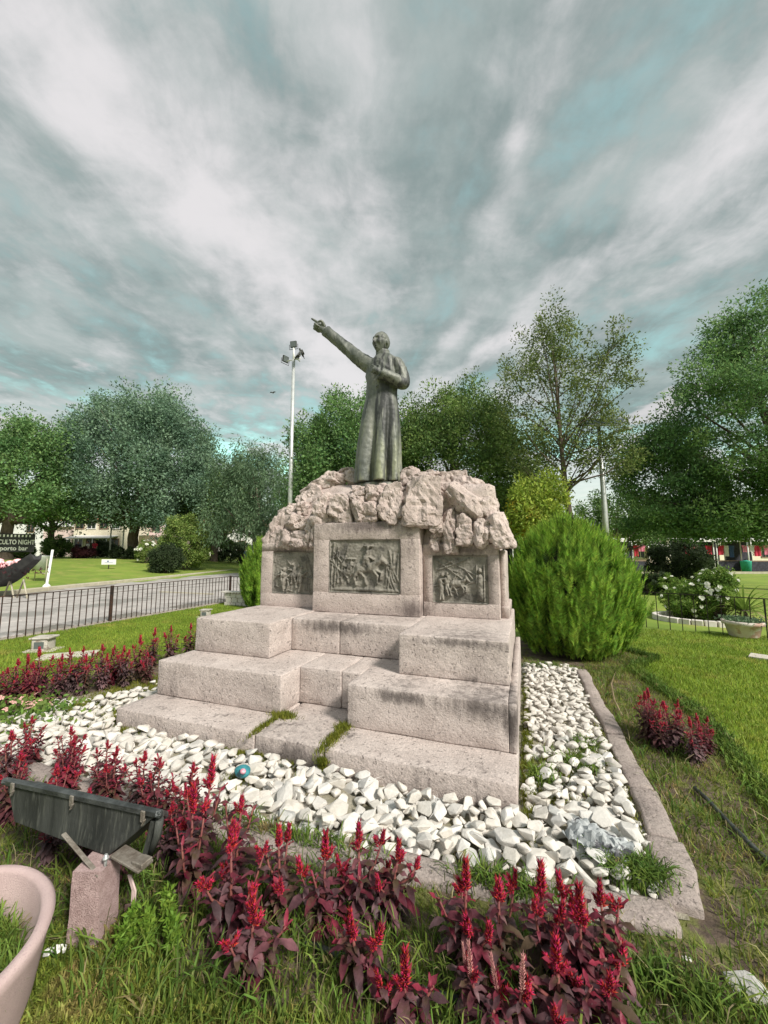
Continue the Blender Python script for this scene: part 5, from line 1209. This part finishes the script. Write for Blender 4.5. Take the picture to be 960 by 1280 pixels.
bush('shrub', 'dark shrub between the willow trunk and the left thuja bush', 'shrub', gz(far(300, 40)), (2.2, 1.2, 1.0), 'leaf_shrub', (.17, .09), 70, 48)
# ring of bricks
rb = thing('brick_ring', 'ring of whitewashed bricks round the white rose bushes', 'brick edging', at(878, 776))
bmk = bpy.data.meshes.new('brick'); q = bmesh.new(); bx(q, (0, 0, .045), (.20, .11, .13)); bevel(q, .01); q.to_mesh(bmk); q.free(); bmk.materials.append(MATS['brick_white'])
for k in range(26): a = 2 * PI * k / 26; obj('brick', bmk, None, rb, (.92 * math.cos(a), .72 * math.sin(a), 0), (rnd.uniform(-.06, .06), 0, a + PI / 2))
# yucca with long arching leaves
yu = thing('yucca_plant', 'spiky plant with long arching green and yellow leaves behind the round pot', 'yucca', at(932, 779))
def strap_leaf(L, w, drop):
    V, F = [], []
    for i in range(8):
        t = i / 7; ww = w * .5 * (1 - t) ** .6 * (.6 + .4 * min(1, t * 5)); V += [(-ww, L * t * (1 - .1 * t), L * (t * .75 - drop * t * t)), (0, L * t * (1 - .1 * t), L * (t * .75 - drop * t * t) - ww * .4), (ww, L * t * (1 - .1 * t), L * (t * .75 - drop * t * t))]
    for i in range(7): a_ = i * 3; F += [(a_, a_ + 1, a_ + 4, a_ + 3), (a_ + 1, a_ + 2, a_ + 5, a_ + 4)]
    return V, F
ym = []
for k, (L_, dr, mm) in enumerate(((1.15, .55, 'rose_leaf'), (1.0, .9, 'leaf_creeper'), (.9, 1.15, 'dry_grass'))):
    V, F = strap_leaf(L_, .055, dr); me = smooth(npmesh('leaf', V, F)); me.materials.append(MATS[mm]); ym.append(me)
for k in range(64): obj('leaf', ym[0 if k < 30 else (1 if k < 50 else 2)], None, yu, (0, 0, .25 if k < 50 else .15), (rnd.uniform(-.2, .6) if k < 30 else rnd.uniform(-.5, .1), 0, k * 2.4), rnd.uniform(.8, 1.15))
bm = bmesh.new(); tube(bm, [(0, 0, -.05), (0, 0, .3)], [.10, .08], 8); obj('stem', bm, 'bark', yu)
# round pot on the right lawn
pot = thing('flower_pot', 'round weathered white-and-terracotta pot full of pale succulents on the right lawn', 'flower pot', at(930, 796))
bm = bmesh.new(); lathe(bm, [(0, 0), (.20, 0), (.225, .03), (.27, .22), (.315, .235), (.325, .30), (.30, .305), (.285, .26), (0, .25)], 28); obj('pot', bm, 'terracotta_white', pot)
P = rs.normal(size=(900, 3)) * [.13, .13, .02] + [0, 0, .31]; V, F = leaves(P, .05, .03, up=.7, seed=51); stuff(obj('succulents', npmesh('succulents', V, F), 'leaf_willow', pot))
# round conifers
def thuja(label, base, R, hh, seed, n):
    t = thing('thuja_bush', label, 'conifer bush', base); r = np.random.RandomState(seed)
    bm = bmesh.new(); bmesh.ops.create_icosphere(bm, subdivisions=4, radius=1)
    for v in bm.verts: v.co = Vector((v.co.x * R * .80, v.co.y * R * .80, hh * .46 + v.co.z * hh * .40)) * (1 + .05 * noise.noise(v.co * 5))
    obj('core', bm, 'thuja_core', t)
    groups = {'thuja_tip': [], 'thuja_low': [], 'thuja_inner': []}
    nc = int(n / 20); CA = r.rand(nc) * 2 * PI; CZ = .04 + .92 * r.rand(nc); CR = 1 + .065 * r.normal(size=nc); CW = .55 + .75 * r.rand(nc)
    for i in range(n):
        ci = r.randint(nc); az = CA[ci] + r.normal() * .075 * CW[ci]; zc = min(.98, max(.02, CZ[ci] + r.normal() * .05 * CW[ci])); u = zc
        prof = math.sin(PI * min(1, (zc * .86 + .16))) ** .62 if zc < .8 else math.sin(PI * min(1, (zc * .86 + .16))) ** .75
        inner = r.rand(); lump = CR[ci] - .05 * abs(az - CA[ci]) / .08 + .07 * noise.noise(Vector((math.cos(az) * 2.2, math.sin(az) * 2.2, zc * 3 + seed)))
        k = (1.0 + .045 * r.normal() if inner > .45 else (.90 if inner > .2 else .80)) * lump
        rad = R * prof * k; o = np.array([math.cos(az), math.sin(az), 0.0])
        p = o * rad + [0, 0, hh * zc * .90]
        L = (.20 + .18 * r.rand()) * (1 + .3 * (zc > .75)); wd = .036 + .022 * r.rand()
        d = o * (.36 - .1 * zc + .08 * r.normal()) + np.array([r.normal() * .09, r.normal() * .09, 1.0]); d /= np.linalg.norm(d)
        s = np.cross(d, o + r.normal(size=3) * .5); s /= np.linalg.norm(s); m_ = 22
        tt = np.linspace(0, 1, m_); side = np.where(np.arange(m_) % 2 == 0, 1, -1)
        sp_ = np.sin(PI * np.minimum(1, tt * .85 + .12)) * wd
        root = p + d * (tt * L)[:, None] * .92; tip = root + d * (L * .16) + s * (sp_ * side)[:, None] * 1.2 + r.normal(size=(m_, 3)) * .006
        nrm = np.cross(d, s); w2 = .0085
        V = np.stack([root - d * w2, tip, root + d * w2 * 2 + nrm * .004], 1).reshape(-1, 3)
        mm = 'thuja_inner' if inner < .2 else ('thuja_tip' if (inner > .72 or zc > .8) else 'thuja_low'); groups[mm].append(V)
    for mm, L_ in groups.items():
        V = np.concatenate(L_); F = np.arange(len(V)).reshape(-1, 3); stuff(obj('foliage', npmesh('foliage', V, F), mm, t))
thuja('large round bright green thuja bush at the right corner of the monument', (.66, 7.0, 0), .90, 2.08, 5, 8200)
thuja('bright green thuja bush half hidden behind the left side of the monument', (-7.30, 9.6, 0), .52, 1.9, 6, 2400)
# small brick trough behind the left steps
tr = thing('brick_planter', 'low whitish brick planter beside the left thuja bush', 'brick planter', at(296, 757))
for r_ in range(3):
    for k in range(4): o = obj('brick', bmk, None, tr, (-.33 + .22 * k + .05 * (r_ % 2), 0, .0 + .135 * r_ - .02), (0, 0, 0))
box_obj('capping', 'brick_white', (-.5, -.12, .385), (.5, .12, .42), tr)
# ================================================================ LAMP POSTS, BIN, SIGNS
lp = thing('floodlight_mast', 'tall white metal lamp post carrying four floodlights, left of the statue', 'lamp post', far(361, 20))
bm = bmesh.new(); tube(bm, [(0, 0, -.2), (0, 0, 6), (0, 0, 12.0)], [.13, .11, .085], 14); obj('pole', bm, 'galvanised', lp)
bm = bmesh.new(); tube(bm, [(0, 0, 11.9), (0, 0, 12.7)], .06, 8); tube(bm, [(-.42, 0, 12.0), (.45, 0, 12.0)], .03, 8); tube(bm, [(.2, -.3, 12.02), (.2, .3, 12.02)], .03, 8); obj('bracket', bm, 'white_paint', lp)
for (p, rx, rz) in (((0, -.05, 12.85), 0.15, 0.1), ((-.52, .0, 12.12), .2, 1.25), ((.42, -.22, 12.1), -.5, -.6), ((.38, .15, 12.42), .5, -1.2)):
    R = Euler((rx, 0, rz)); bm = bmesh.new(); bx(bm, (0, 0, 0), (.37, .09, .34)); bx(bm, (0, .08, -.02), (.24, .08, .2)); bevel(bm, .012)
    f_ = obj('lamp_head', bm, 'lamp_black', lp, p, R)
    bm = bmesh.new(); bx(bm, (0, -.05, 0), (.31, .012, .28)); obj('lens', bm, 'lamp_glass', f_)
    bm = bmesh.new(); tube(bm, [(-.25, 0, 0), (-.25, .0, -.26), (.25, 0, -.26), (.25, 0, 0)], .015, 6); obj('yoke', bm, 'iron', f_)
sp = thing('solar_lamp_post', 'pale thick lamp post topped by a tilted solar panel behind the round bush', 'lamp post', far(759, 17))
bm = bmesh.new(); tube(bm, [(0, 0, -.2), (0, 0, 3.5), (-.05, 0, 7.4)], [.135, .115, .07], 14); obj('pole', bm, 'galvanised', sp)
bm = bmesh.new(); bx(bm, (0, 0, 0), (1.6, 1.05, .04)); bevel(bm, .008); pn = obj('solar_panel', bm, 'solar_cell', sp, (.15, 0, 7.45), (math.radians(30), math.radians(12), -.35))
bm = bmesh.new()
for a_, s_ in (((0, .53, 0), (1.66, .04, .06)), ((0, -.53, 0), (1.66, .04, .06)), ((.81, 0, 0), (.04, 1.02, .06)), ((-.81, 0, 0), (.04, 1.02, .06))): bx(bm, a_, s_)
obj('panel_frame', bm, 'galvanised', pn)
bm = bmesh.new(); tube(bm, [(0, 0, 6.6), (.5, -.5, 6.75)], .035, 8); bx(bm, (.75, -.75, 6.8), (.6, .25, .09), Matrix.Rotation(-.78, 3, 'Z')); obj('lamp_arm', bm, 'galvanised', sp)
bm = bmesh.new(); bx(bm, (-.0, -.13, 2.35), (.14, .06, .20)); obj('junction_box', bm, 'sign_black', sp)

g0 = at(52, 724); k0 = (g0.xy.length) / 482
tb_ = thing('litter_bin', 'grey metal litter bin hung between legs beside the far path', 'litter bin', gz(far(53, 19.5)))
bm = bmesh.new(); lathe(bm, [(0, .55), (.30, .55), (.36, 1.25), (.37, 1.27), (.33, 1.27), (.29, .60), (0, .60)], 20); obj('barrel', bm, 'galvanised', tb_)
bm = bmesh.new(); tube(bm, [(-.42, 0, 0), (-.42, 0, 1.1), (-.37, 0, 1.12)], .025, 6); tube(bm, [(.42, 0, 0), (.42, 0, 1.1), (.37, 0, 1.12)], .025, 6); tube(bm, [(-.42, 0, .4), (.42, 0, .4)], .02, 6); obj('frame', bm, 'kerb_yellow', tb_)
wp = thing('white_post', 'leaning white post with a splayed foot beside the far path kerb', 'post', far(62, 17.8))
bm = bmesh.new(); tube(bm, [(0, 0, .0), (.0, 0, .12), (.20, 0, 1.70)], [.10, .055, .045], 10); obj('shaft', bm, 'white_paint', wp); bm = bmesh.new(); lathe(bm, [(0, 0), (.17, 0), (.15, .06), (.07, .16), (0, .16)], 14); obj('foot', bm, 'white_paint', wp)
# dark curved flower trough with pink roses at the left edge
ft = thing('flower_trough', 'dark curved flower trough rising to the right, full of pink roses, at the left edge', 'flower trough', at(15, 748))
V = []; F = []; n = 14
for i in range(n + 1):
    t = i / n; x = -2.2 + 3.3 * t; z = .75 + .95 * max(0, t - .35) ** 1.5 * 1.6; w = .38 * (1 - .55 * max(0, t - .6) / .4); dp = .5 * (1 - .6 * t)
    V += [(x, -w, z), (x + .1, -w * .6, z - dp), (x + .1, w * .6, z - dp), (x, w, z), (x, w * .86, z - .02), (x + .05, 0, z - dp * .5), (x, -w * .86, z - .02)]
for i in range(n):
    for k in range(7): a_ = i * 7; F.append((a_ + k, a_ + (k + 1) % 7, a_ + 7 + (k + 1) % 7, a_ + 7 + k))
bm = bmesh.new(); vv = [bm.verts.new(v) for v in V]
for f in F: bm.faces.new([vv[i] for i in f])
bm.faces.new(vv[:7][::-1]); bm.faces.new(vv[-7:]); bmesh.ops.recalc_face_normals(bm, faces=bm.faces[:]); obj('trough', bm, 'sign_black', ft)
bm = bmesh.new()
for x in (-1.6, -.2, .55): tube(bm, [(x - .3, 0, 0), (x, 0, .65), (x + .3, 0, 0)], .03, 6)
obj('leg', bm, 'kerb_yellow', ft)
P = rs.normal(size=(1600, 3)) * [.75, .22, .10] + [-1.0, 0, .95]; V, F = leaves(P, .10, .05, up=.5, seed=61); stuff(obj('foliage', npmesh('foliage', V, F), 'leaf_maroon', ft))
rm_ = bpy.data.meshes.new('rose'); q = bmesh.new(); bmesh.ops.create_icosphere(q, subdivisions=2, radius=1)
for v in q.verts: v.co *= 1 + .25 * noise.noise(v.co * 4); v.co.z *= .7
q.to_mesh(rm_); q.free(); rm_.materials.append(MATS['petal_rose'])
for k in range(26): obj('rose', rm_, None, ft, (-1.0 + rnd.gauss(0, .75), rnd.uniform(-.36, .05), 1.0 + rnd.uniform(0, .3)), (0, 0, rnd.uniform(0, 6)), rnd.uniform(.07, .15))
# little white notice in the far lawn
ns = thing('lawn_notice', 'small white notice plate standing in the far left lawn', 'sign', gz(far(137, 27)))
bm = bmesh.new(); bx(bm, (0, 0, .48), (.85, .03, .36), None); obj('plate', bm, 'white_paint', ns); bm = bmesh.new(); bx(bm, (0, .03, .15), (.05, .04, .5)); obj('stake', bm, 'iron', ns); ns.rotation_euler = (0, 0, .7)
bm = bmesh.new(); bx(bm, (-.05, -.02, .53), (.12, .008, .08)); bx(bm, (.0, -.02, .42), (.5, .008, .03)); obj('print', bm, 'cloth_blue', ns)
# bar sign with lettering
bs = thing('bar_sign', 'dark bar sign with two lines of white lettering at the left picture edge', 'sign', gz(far(17, 31)), math.radians(56)); bs.scale = (.78, .78, .84)
bm = bmesh.new(); bx(bm, (0, 0, 1.58), (3.1, .10, 1.75)); obj('board', bm, 'sign_black', bs)
bm = bmesh.new(); tube(bm, [(-1.3, .0, -.3), (-1.3, 0, .7)], .06, 8); tube(bm, [(1.3, 0, -.3), (1.3, 0, .7)], .06, 8); obj('leg', bm, 'iron', bs)
def text(s, size, x, z, y, parent, m='letter_white', sx=1):
    c = bpy.data.curves.new('lettering', 'FONT'); c.body = s; c.size = size; c.align_x = 'CENTER'; c.extrude = .01; c.offset = .012; c.materials.append(MATS[m])
    o = bpy.data.objects.new('t', c); COL.objects.link(o); dg = bpy.context.evaluated_depsgraph_get(); me = bpy.data.meshes.new_from_object(o.evaluated_get(dg)); bpy.data.objects.remove(o)
    return obj('lettering', me, m, parent, (x, y, z), (PI / 2, 0, 0), (sx, 1, 1))
text('OCULTO NIGHT', .62, 0, 1.45, -.065, bs, sx=.66); text('porto bar', .56, 0, .88, -.065, bs, sx=.95)
bm = bmesh.new()
for k in range(9): bx(bm, (-1.1 + .28 * k, -.065, 2.25), (.13, .012, .2 + .04 * (k % 2)))
obj('worn_letters', bm, 'letter_white', bs)
# sandstone pillar
o = obj('sandstone_pillar', slab((-.65, -.45, -.3), (.65, .45, 2.3), .05, .15, .03, 8), 'wall_tan', None, gz(far(184, 36))); tag(o, 'pale tan sandstone pillar behind the flowering shrub on the left', 'pillar')

# ================================================================ FAR BUILDINGS AND MARKET
def building(label, px0, px1, dist, hh, wm, rm2, nwin, storeys, door=True, awn=None):
    a_, c_ = far(px0, dist), far(px1, dist); mid_ = (a_ + c_) / 2; d = c_ - a_; w = d.length; rz = math.atan2(d.y, d.x); z0_ = rise(mid_.x, mid_.y)
    t = thing('building', label, 'building', (mid_.x, mid_.y, z0_ - .3), rz)
    bm = bmesh.new(); bx(bm, (0, 3, hh / 2), (w, 6, hh)); obj('wall', bm, wm, t)
    bm = bmesh.new(); bx(bm, (0, 2.9, hh + .12), (w + .5, 6.6, .25)); vs = [bm.verts.new(v) for v in ((-w / 2 - .25, -.4, hh + .25), (w / 2 + .25, -.4, hh + .25), (w / 2 + .25, 6.2, hh + .25), (-w / 2 - .25, 6.2, hh + .25), (-w / 2 + .8, 2.9, hh + 1.2), (w / 2 - .8, 2.9, hh + 1.2))]
    for f in ((0, 1, 5, 4), (1, 2, 5), (2, 3, 4, 5), (3, 0, 4)): bm.faces.new([vs[i] for i in f])
    obj('roof', bm, rm2, t)
    for s_i in range(storeys):
        for k in range(nwin):
            x = -w / 2 + w * (k + .5) / nwin; zc = 1.9 + 2.9 * s_i
            bm = bmesh.new()
            for a2, s2 in (((x, -.04, zc + .78), (1.2, .1, .1)), ((x, -.04, zc - .78), (1.2, .1, .1)), ((x - .56, -.04, zc), (.08, .1, 1.46)), ((x + .56, -.04, zc), (.08, .1, 1.46)), ((x, -.04, zc), (.05, .08, 1.46))): bx(bm, a2, s2)
            wn = obj('window', bm, 'shutter' if (k + s_i) % 2 else 'white_paint', t); bm = bmesh.new(); bx(bm, (x, -.01, zc), (1.04, .03, 1.46)); obj('pane', bm, 'dark_glass', wn)
    if awn:
        bm = bmesh.new(); bx(bm, (0, -1.0, 2.9), (w * .9, 2.2, .08), Matrix.Rotation(math.radians(12), 3, 'X')); aw = obj('awning', bm, awn, t)
        bm = bmesh.new()
        for k in range(4): tube(bm, [(-w * .42 + w * .28 * k, -2.0, 0), (-w * .42 + w * .28 * k, -2.0, 2.7)], .05, 6)
        obj('post', bm, 'white_paint', aw)
    return t
building('whitewashed far building at the left picture edge behind the trees', -90, 50, 62, 6.2, 'wall_white', 'roof_tile', 5, 2)
building('pinkish far house with brown shutters seen under the domed tree', 52, 88, 54, 4.4, 'wall_pink', 'wall_white', 3, 1)
building('cream far house with a long white awning under the domed tree', 90, 150, 52, 5.2, 'wall_cream', 'roof_tile', 4, 2, awn='cloth_white')
building('pink far house partly hidden by the domed tree trunks', 151, 235, 58, 5.6, 'wall_pink', 'roof_tile', 5, 2, awn='cloth_dark')
building('white far house behind the creeper arbour', 237, 330, 62, 5.0, 'wall_white', 'roof_tile', 5, 2)
building('long white far house behind the monument', 335, 620, 66, 5.4, 'wall_white', 'roof_tile', 9, 2)
building('low white market hall seen left of the solar lamp post', 622, 748, 50, 3.6, 'wall_white', 'wall_white', 6, 1)
building('pinkish far house right of the solar lamp post', 750, 830, 52, 4.3, 'wall_pink', 'wall_white', 4, 1, awn='cloth_white')
building('cream far building behind the market stalls at the right', 832, 1080, 56, 5.0, 'wall_cream', 'roof_tile', 7, 2)
# stalls
def stall(px0, px1, dist, label, goods, seed):
    a_, c_ = far(px0, dist), far(px1, dist); mid_ = (a_ + c_) / 2; d = c_ - a_; w = d.length; r = random.Random(seed)
    t = thing('market_stall', label, 'market stall', mid_, math.atan2(d.y, d.x), 'market stalls on the right')
    for sx in (-1, 1):
        for yy_ in (0, 2.2): bm = bmesh.new(); tube(bm, [(sx * w * .47, yy_, -.05), (sx * w * .47, yy_, 2.65)], .05, 6); obj('post', bm, 'white_paint', t)
    bm = bmesh.new(); bx(bm, (0, 1.0, 2.72), (w * 1.0, 2.9, .06), Matrix.Rotation(math.radians(4), 3, 'X')); bx(bm, (0, -.42, 2.56), (w, .03, .22)); obj('canopy', bm, goods[0], t)
    bm = bmesh.new(); bx(bm, (0, .5, .85), (w * .9, .8, .06)); obj('table_top', bm, 'shutter', t)
    bm = bmesh.new(); bx(bm, (0, .12, .42), (w * .9, .03, .8)); obj('table_cloth', bm, 'cloth_dark', t)
    bm = bmesh.new(); bx(bm, (0, 2.25, 1.3), (w * .95, .05, 2.5)); obj('back_panel', bm, 'cloth_dark', t)
    bm = bmesh.new(); tube(bm, [(-w * .45, .3, 2.2), (w * .45, .3, 2.2)], .02, 6); obj('rack', bm, 'iron', t)
    k = 0
    x = -w * .42
    while x < w * .42:
        cw = r.uniform(.38, .6); ch = r.uniform(.5, 1.0); m = goods[1 + k % (len(goods) - 1)]; bm = bmesh.new(); bmesh.ops.create_grid(bm, x_segments=6, y_segments=5, size=.5)
        for v in bm.verts: v.co = Vector((v.co.x * cw * (1 + .3 * (v.co.y > .2)), .05 * math.sin(v.co.x * 11 + k), v.co.y * ch))
        g = tag(obj('hanging_garment', bm, m), f'{goods_names[m]} garment, {ordn[k]} from the left, in the {label}', 'garment', 'garments hanging in the market stalls')
        g.modifiers.new('t', 'SOLIDIFY').thickness = .03; R = Matrix.Rotation(t.rotation_euler.z, 4, 'Z'); g.matrix_world = Matrix.Translation(t.location) @ R @ Matrix.Translation((x, .3, 2.15 - ch / 2)); k += 1; x += cw * r.uniform(1.02, 1.35)
goods_names = {'cloth_red': 'red', 'cloth_pink': 'bright pink', 'cloth_white': 'white', 'cloth_dark': 'black', 'cloth_blue': 'navy blue'}
stall(772, 812, 33, 'white-roofed stall left of the dark shrub', ['cloth_white', 'cloth_pink', 'cloth_white', 'cloth_dark', 'cloth_red'], 1)
stall(862, 893, 33, 'first stall right of the dark shrub', ['cloth_white', 'cloth_red', 'cloth_pink', 'cloth_dark', 'cloth_red'], 2)
stall(895, 927, 33, 'second stall right of the dark shrub', ['cloth_white', 'cloth_dark', 'cloth_red', 'cloth_white', 'cloth_blue'], 3)
stall(934, 972, 32, 'stall at the right picture edge', ['cloth_white', 'cloth_pink', 'cloth_white', 'cloth_red'], 4)
stall(700, 745, 35, 'half-hidden stall behind the round bush', ['cloth_white', 'cloth_pink', 'cloth_red', 'cloth_white'], 5)
stall(640, 672, 34, 'green-roofed stall beside the monument', ['cloth_green', 'cloth_dark', 'cloth_white'], 6)
bn = thing('green_bin', 'small bright green rubbish bin between the market stalls on the right', 'bin', far(931, 30)); bm = bmesh.new(); lathe(bm, [(0, 0), (.28, 0), (.34, .85), (.36, .9), (0, .98)], 16); obj('tub', bm, 'cloth_green', bn)
bm = bmesh.new(); lathe(bm, [(0, .98), (.1, 1.0), (.08, 1.06), (0, 1.06)], 10); obj('lid_knob', bm, 'cloth_dark', bn)
o = box_obj('market_kerb', 'kerb_yellow', (-9, -.15, -.05), (9, .15, .14)); o.location = far(880, 29); o.rotation_euler = (0, 0, YAW); tag(o, 'long low kerb between the right far lawn and the market', 'kerb')

def person(label, base, face, shirt, legs, s=1, seed=0):
    t = thing('person', label, 'person', base, face); r = random.Random(seed)
    b1 = bmesh.new(); sw = r.uniform(-.08, .08)
    ball(b1, Vector((0, -.01, 1.60)), (.075, .095, .115), None, 16); ball(b1, Vector((0, -.105, 1.585)), (.012, .018, .02), None, 8)
    for sx in (-1, 1): ball(b1, Vector((sx * .078, 0, 1.59)), (.012, .02, .03), None, 8)
    limb(b1, [(0, .01, 1.40), (0, 0, 1.55)], [.06, .05], 0, 0, 10, 2); limb(b1, [(0, 0, .95), (0, 0, 1.2), (0, 0, 1.42)], [.11, .12, .09], 0, 0, 12, 3)
    for sx in (-1, 1):
        limb(b1, [(sx * .09, 0, 1.40), (sx * .19, 0, 1.38), (sx * .25, sw * sx, 1.10), (sx * .24, -.08 + sw * sx, .86)], [.05, .05, .038, .026], 0, 0, 10, 3)
        hp = Vector((sx * .24, -.09 + sw * sx, .84)); hand(b1, hp, Vector((0, -.2, -1)), Vector((sx, 0, 0)), Vector((0, -1, 0)), (.3, .35, .4, .45, .3), 1)
        limb(b1, [(sx * .09, 0, .95), (sx * .10, -.02 + sw * sx, .50), (sx * .10, .02 - sw * sx, .08)], [.085, .06, .04], 0, 0, 10, 3)
    obj('body', voxel(b1, 'body', .016, 1), 'skin', t)
    b1 = bmesh.new(); limb(b1, [(0, 0, .92), (0, 0, 1.1), (0, 0, 1.32), (0, 0, 1.44)], [.145, .14, .155, .10], .04, 1, 16, 4)
    for sx in (-1, 1): limb(b1, [(sx * .08, 0, 1.39), (sx * .20, 0, 1.37), (sx * .245, sw * sx * .6, 1.18)], [.075, .075, .06], .05, 2, 12, 3)
    obj('shirt', voxel(b1, 'shirt', .016, 1), shirt, t)
    b1 = bmesh.new(); limb(b1, [(0, 0, .86), (0, 0, .97)], [.14, .14], 0, 0, 14, 3)
    for sx in (-1, 1): limb(b1, [(sx * .08, 0, .92), (sx * .10, -.02 + sw * sx, .50), (sx * .10, .02 - sw * sx, .08)], [.105, .08, .06], .04, 1, 12, 4); ball(b1, Vector((sx * .10, -.05 - sw * sx, .04)), (.045, .12, .045), None, 10)
    obj('trousers', voxel(b1, 'trousers', .016, 1), legs, t)
    b1 = bmesh.new(); ball(b1, Vector((0, .02, 1.64)), (.086, .095, .098), None, 14); obj('hair', b1, 'cloth_dark', t); t.scale = (s,) * 3
person('person in a red top standing under the domed tree', gz(far(118, 38)), .3, 'cloth_red', 'cloth_dark', 1, 1)
person('person in a white shirt standing left of the person in red', gz(far(109, 40)), -.4, 'cloth_white', 'cloth_blue', 1, 2)
person('person in dark clothes walking behind the maroon shrub', gz(far(97, 41)), 1.2, 'cloth_dark', 'cloth_dark', 1, 3)
person('person in a navy top near the willow trunk', gz(far(309, 36)), .8, 'cloth_blue', 'cloth_dark', 1, 4)
person('person in a white top beside the left thuja bush, far off', gz(far(318, 38)), 0, 'cloth_white', 'cloth_dark', 1, 5)
for px, lab in ((137, 'thin pale post left of the sandstone pillar'), (153, 'pale post nearer the sandstone pillar')):
    bm = bmesh.new(); tube(bm, [(0, 0, -.2), (0, 0, 3.1)], .07, 8); bx(bm, (0, 0, 3.15), (.16, .16, .1)); tag(obj('awning_post', bm, 'white_paint', None, gz(far(px, 41))), lab, 'post')
# bird
bd = thing('bird', 'tiny dark bird in flight left of the lamp post', 'bird', Vector((0, 0, CAM_Z)) + ray(341, 491).normalized() * 45)
bm = bmesh.new(); ball(bm, Vector((0, 0, 0)), (.06, .16, .06), None, 10); ball(bm, Vector((0, -.17, .02)), (.035, .05, .035), None, 8); obj('body', bm, 'bird_feather', bd)
for sx in (-1, 1):
    bm = bmesh.new(); vs = [bm.verts.new(v) for v in ((0, -.06, .02), (sx * .22, -.10, .10), (sx * .40, .02, .05), (sx * .2, .08, .08), (0, .08, .02))]; bm.faces.new(vs); w = obj('wing', bm, 'bird_feather', bd); w.modifiers.new('t', 'SOLIDIFY').thickness = .01
bpy.context.view_layer.update()
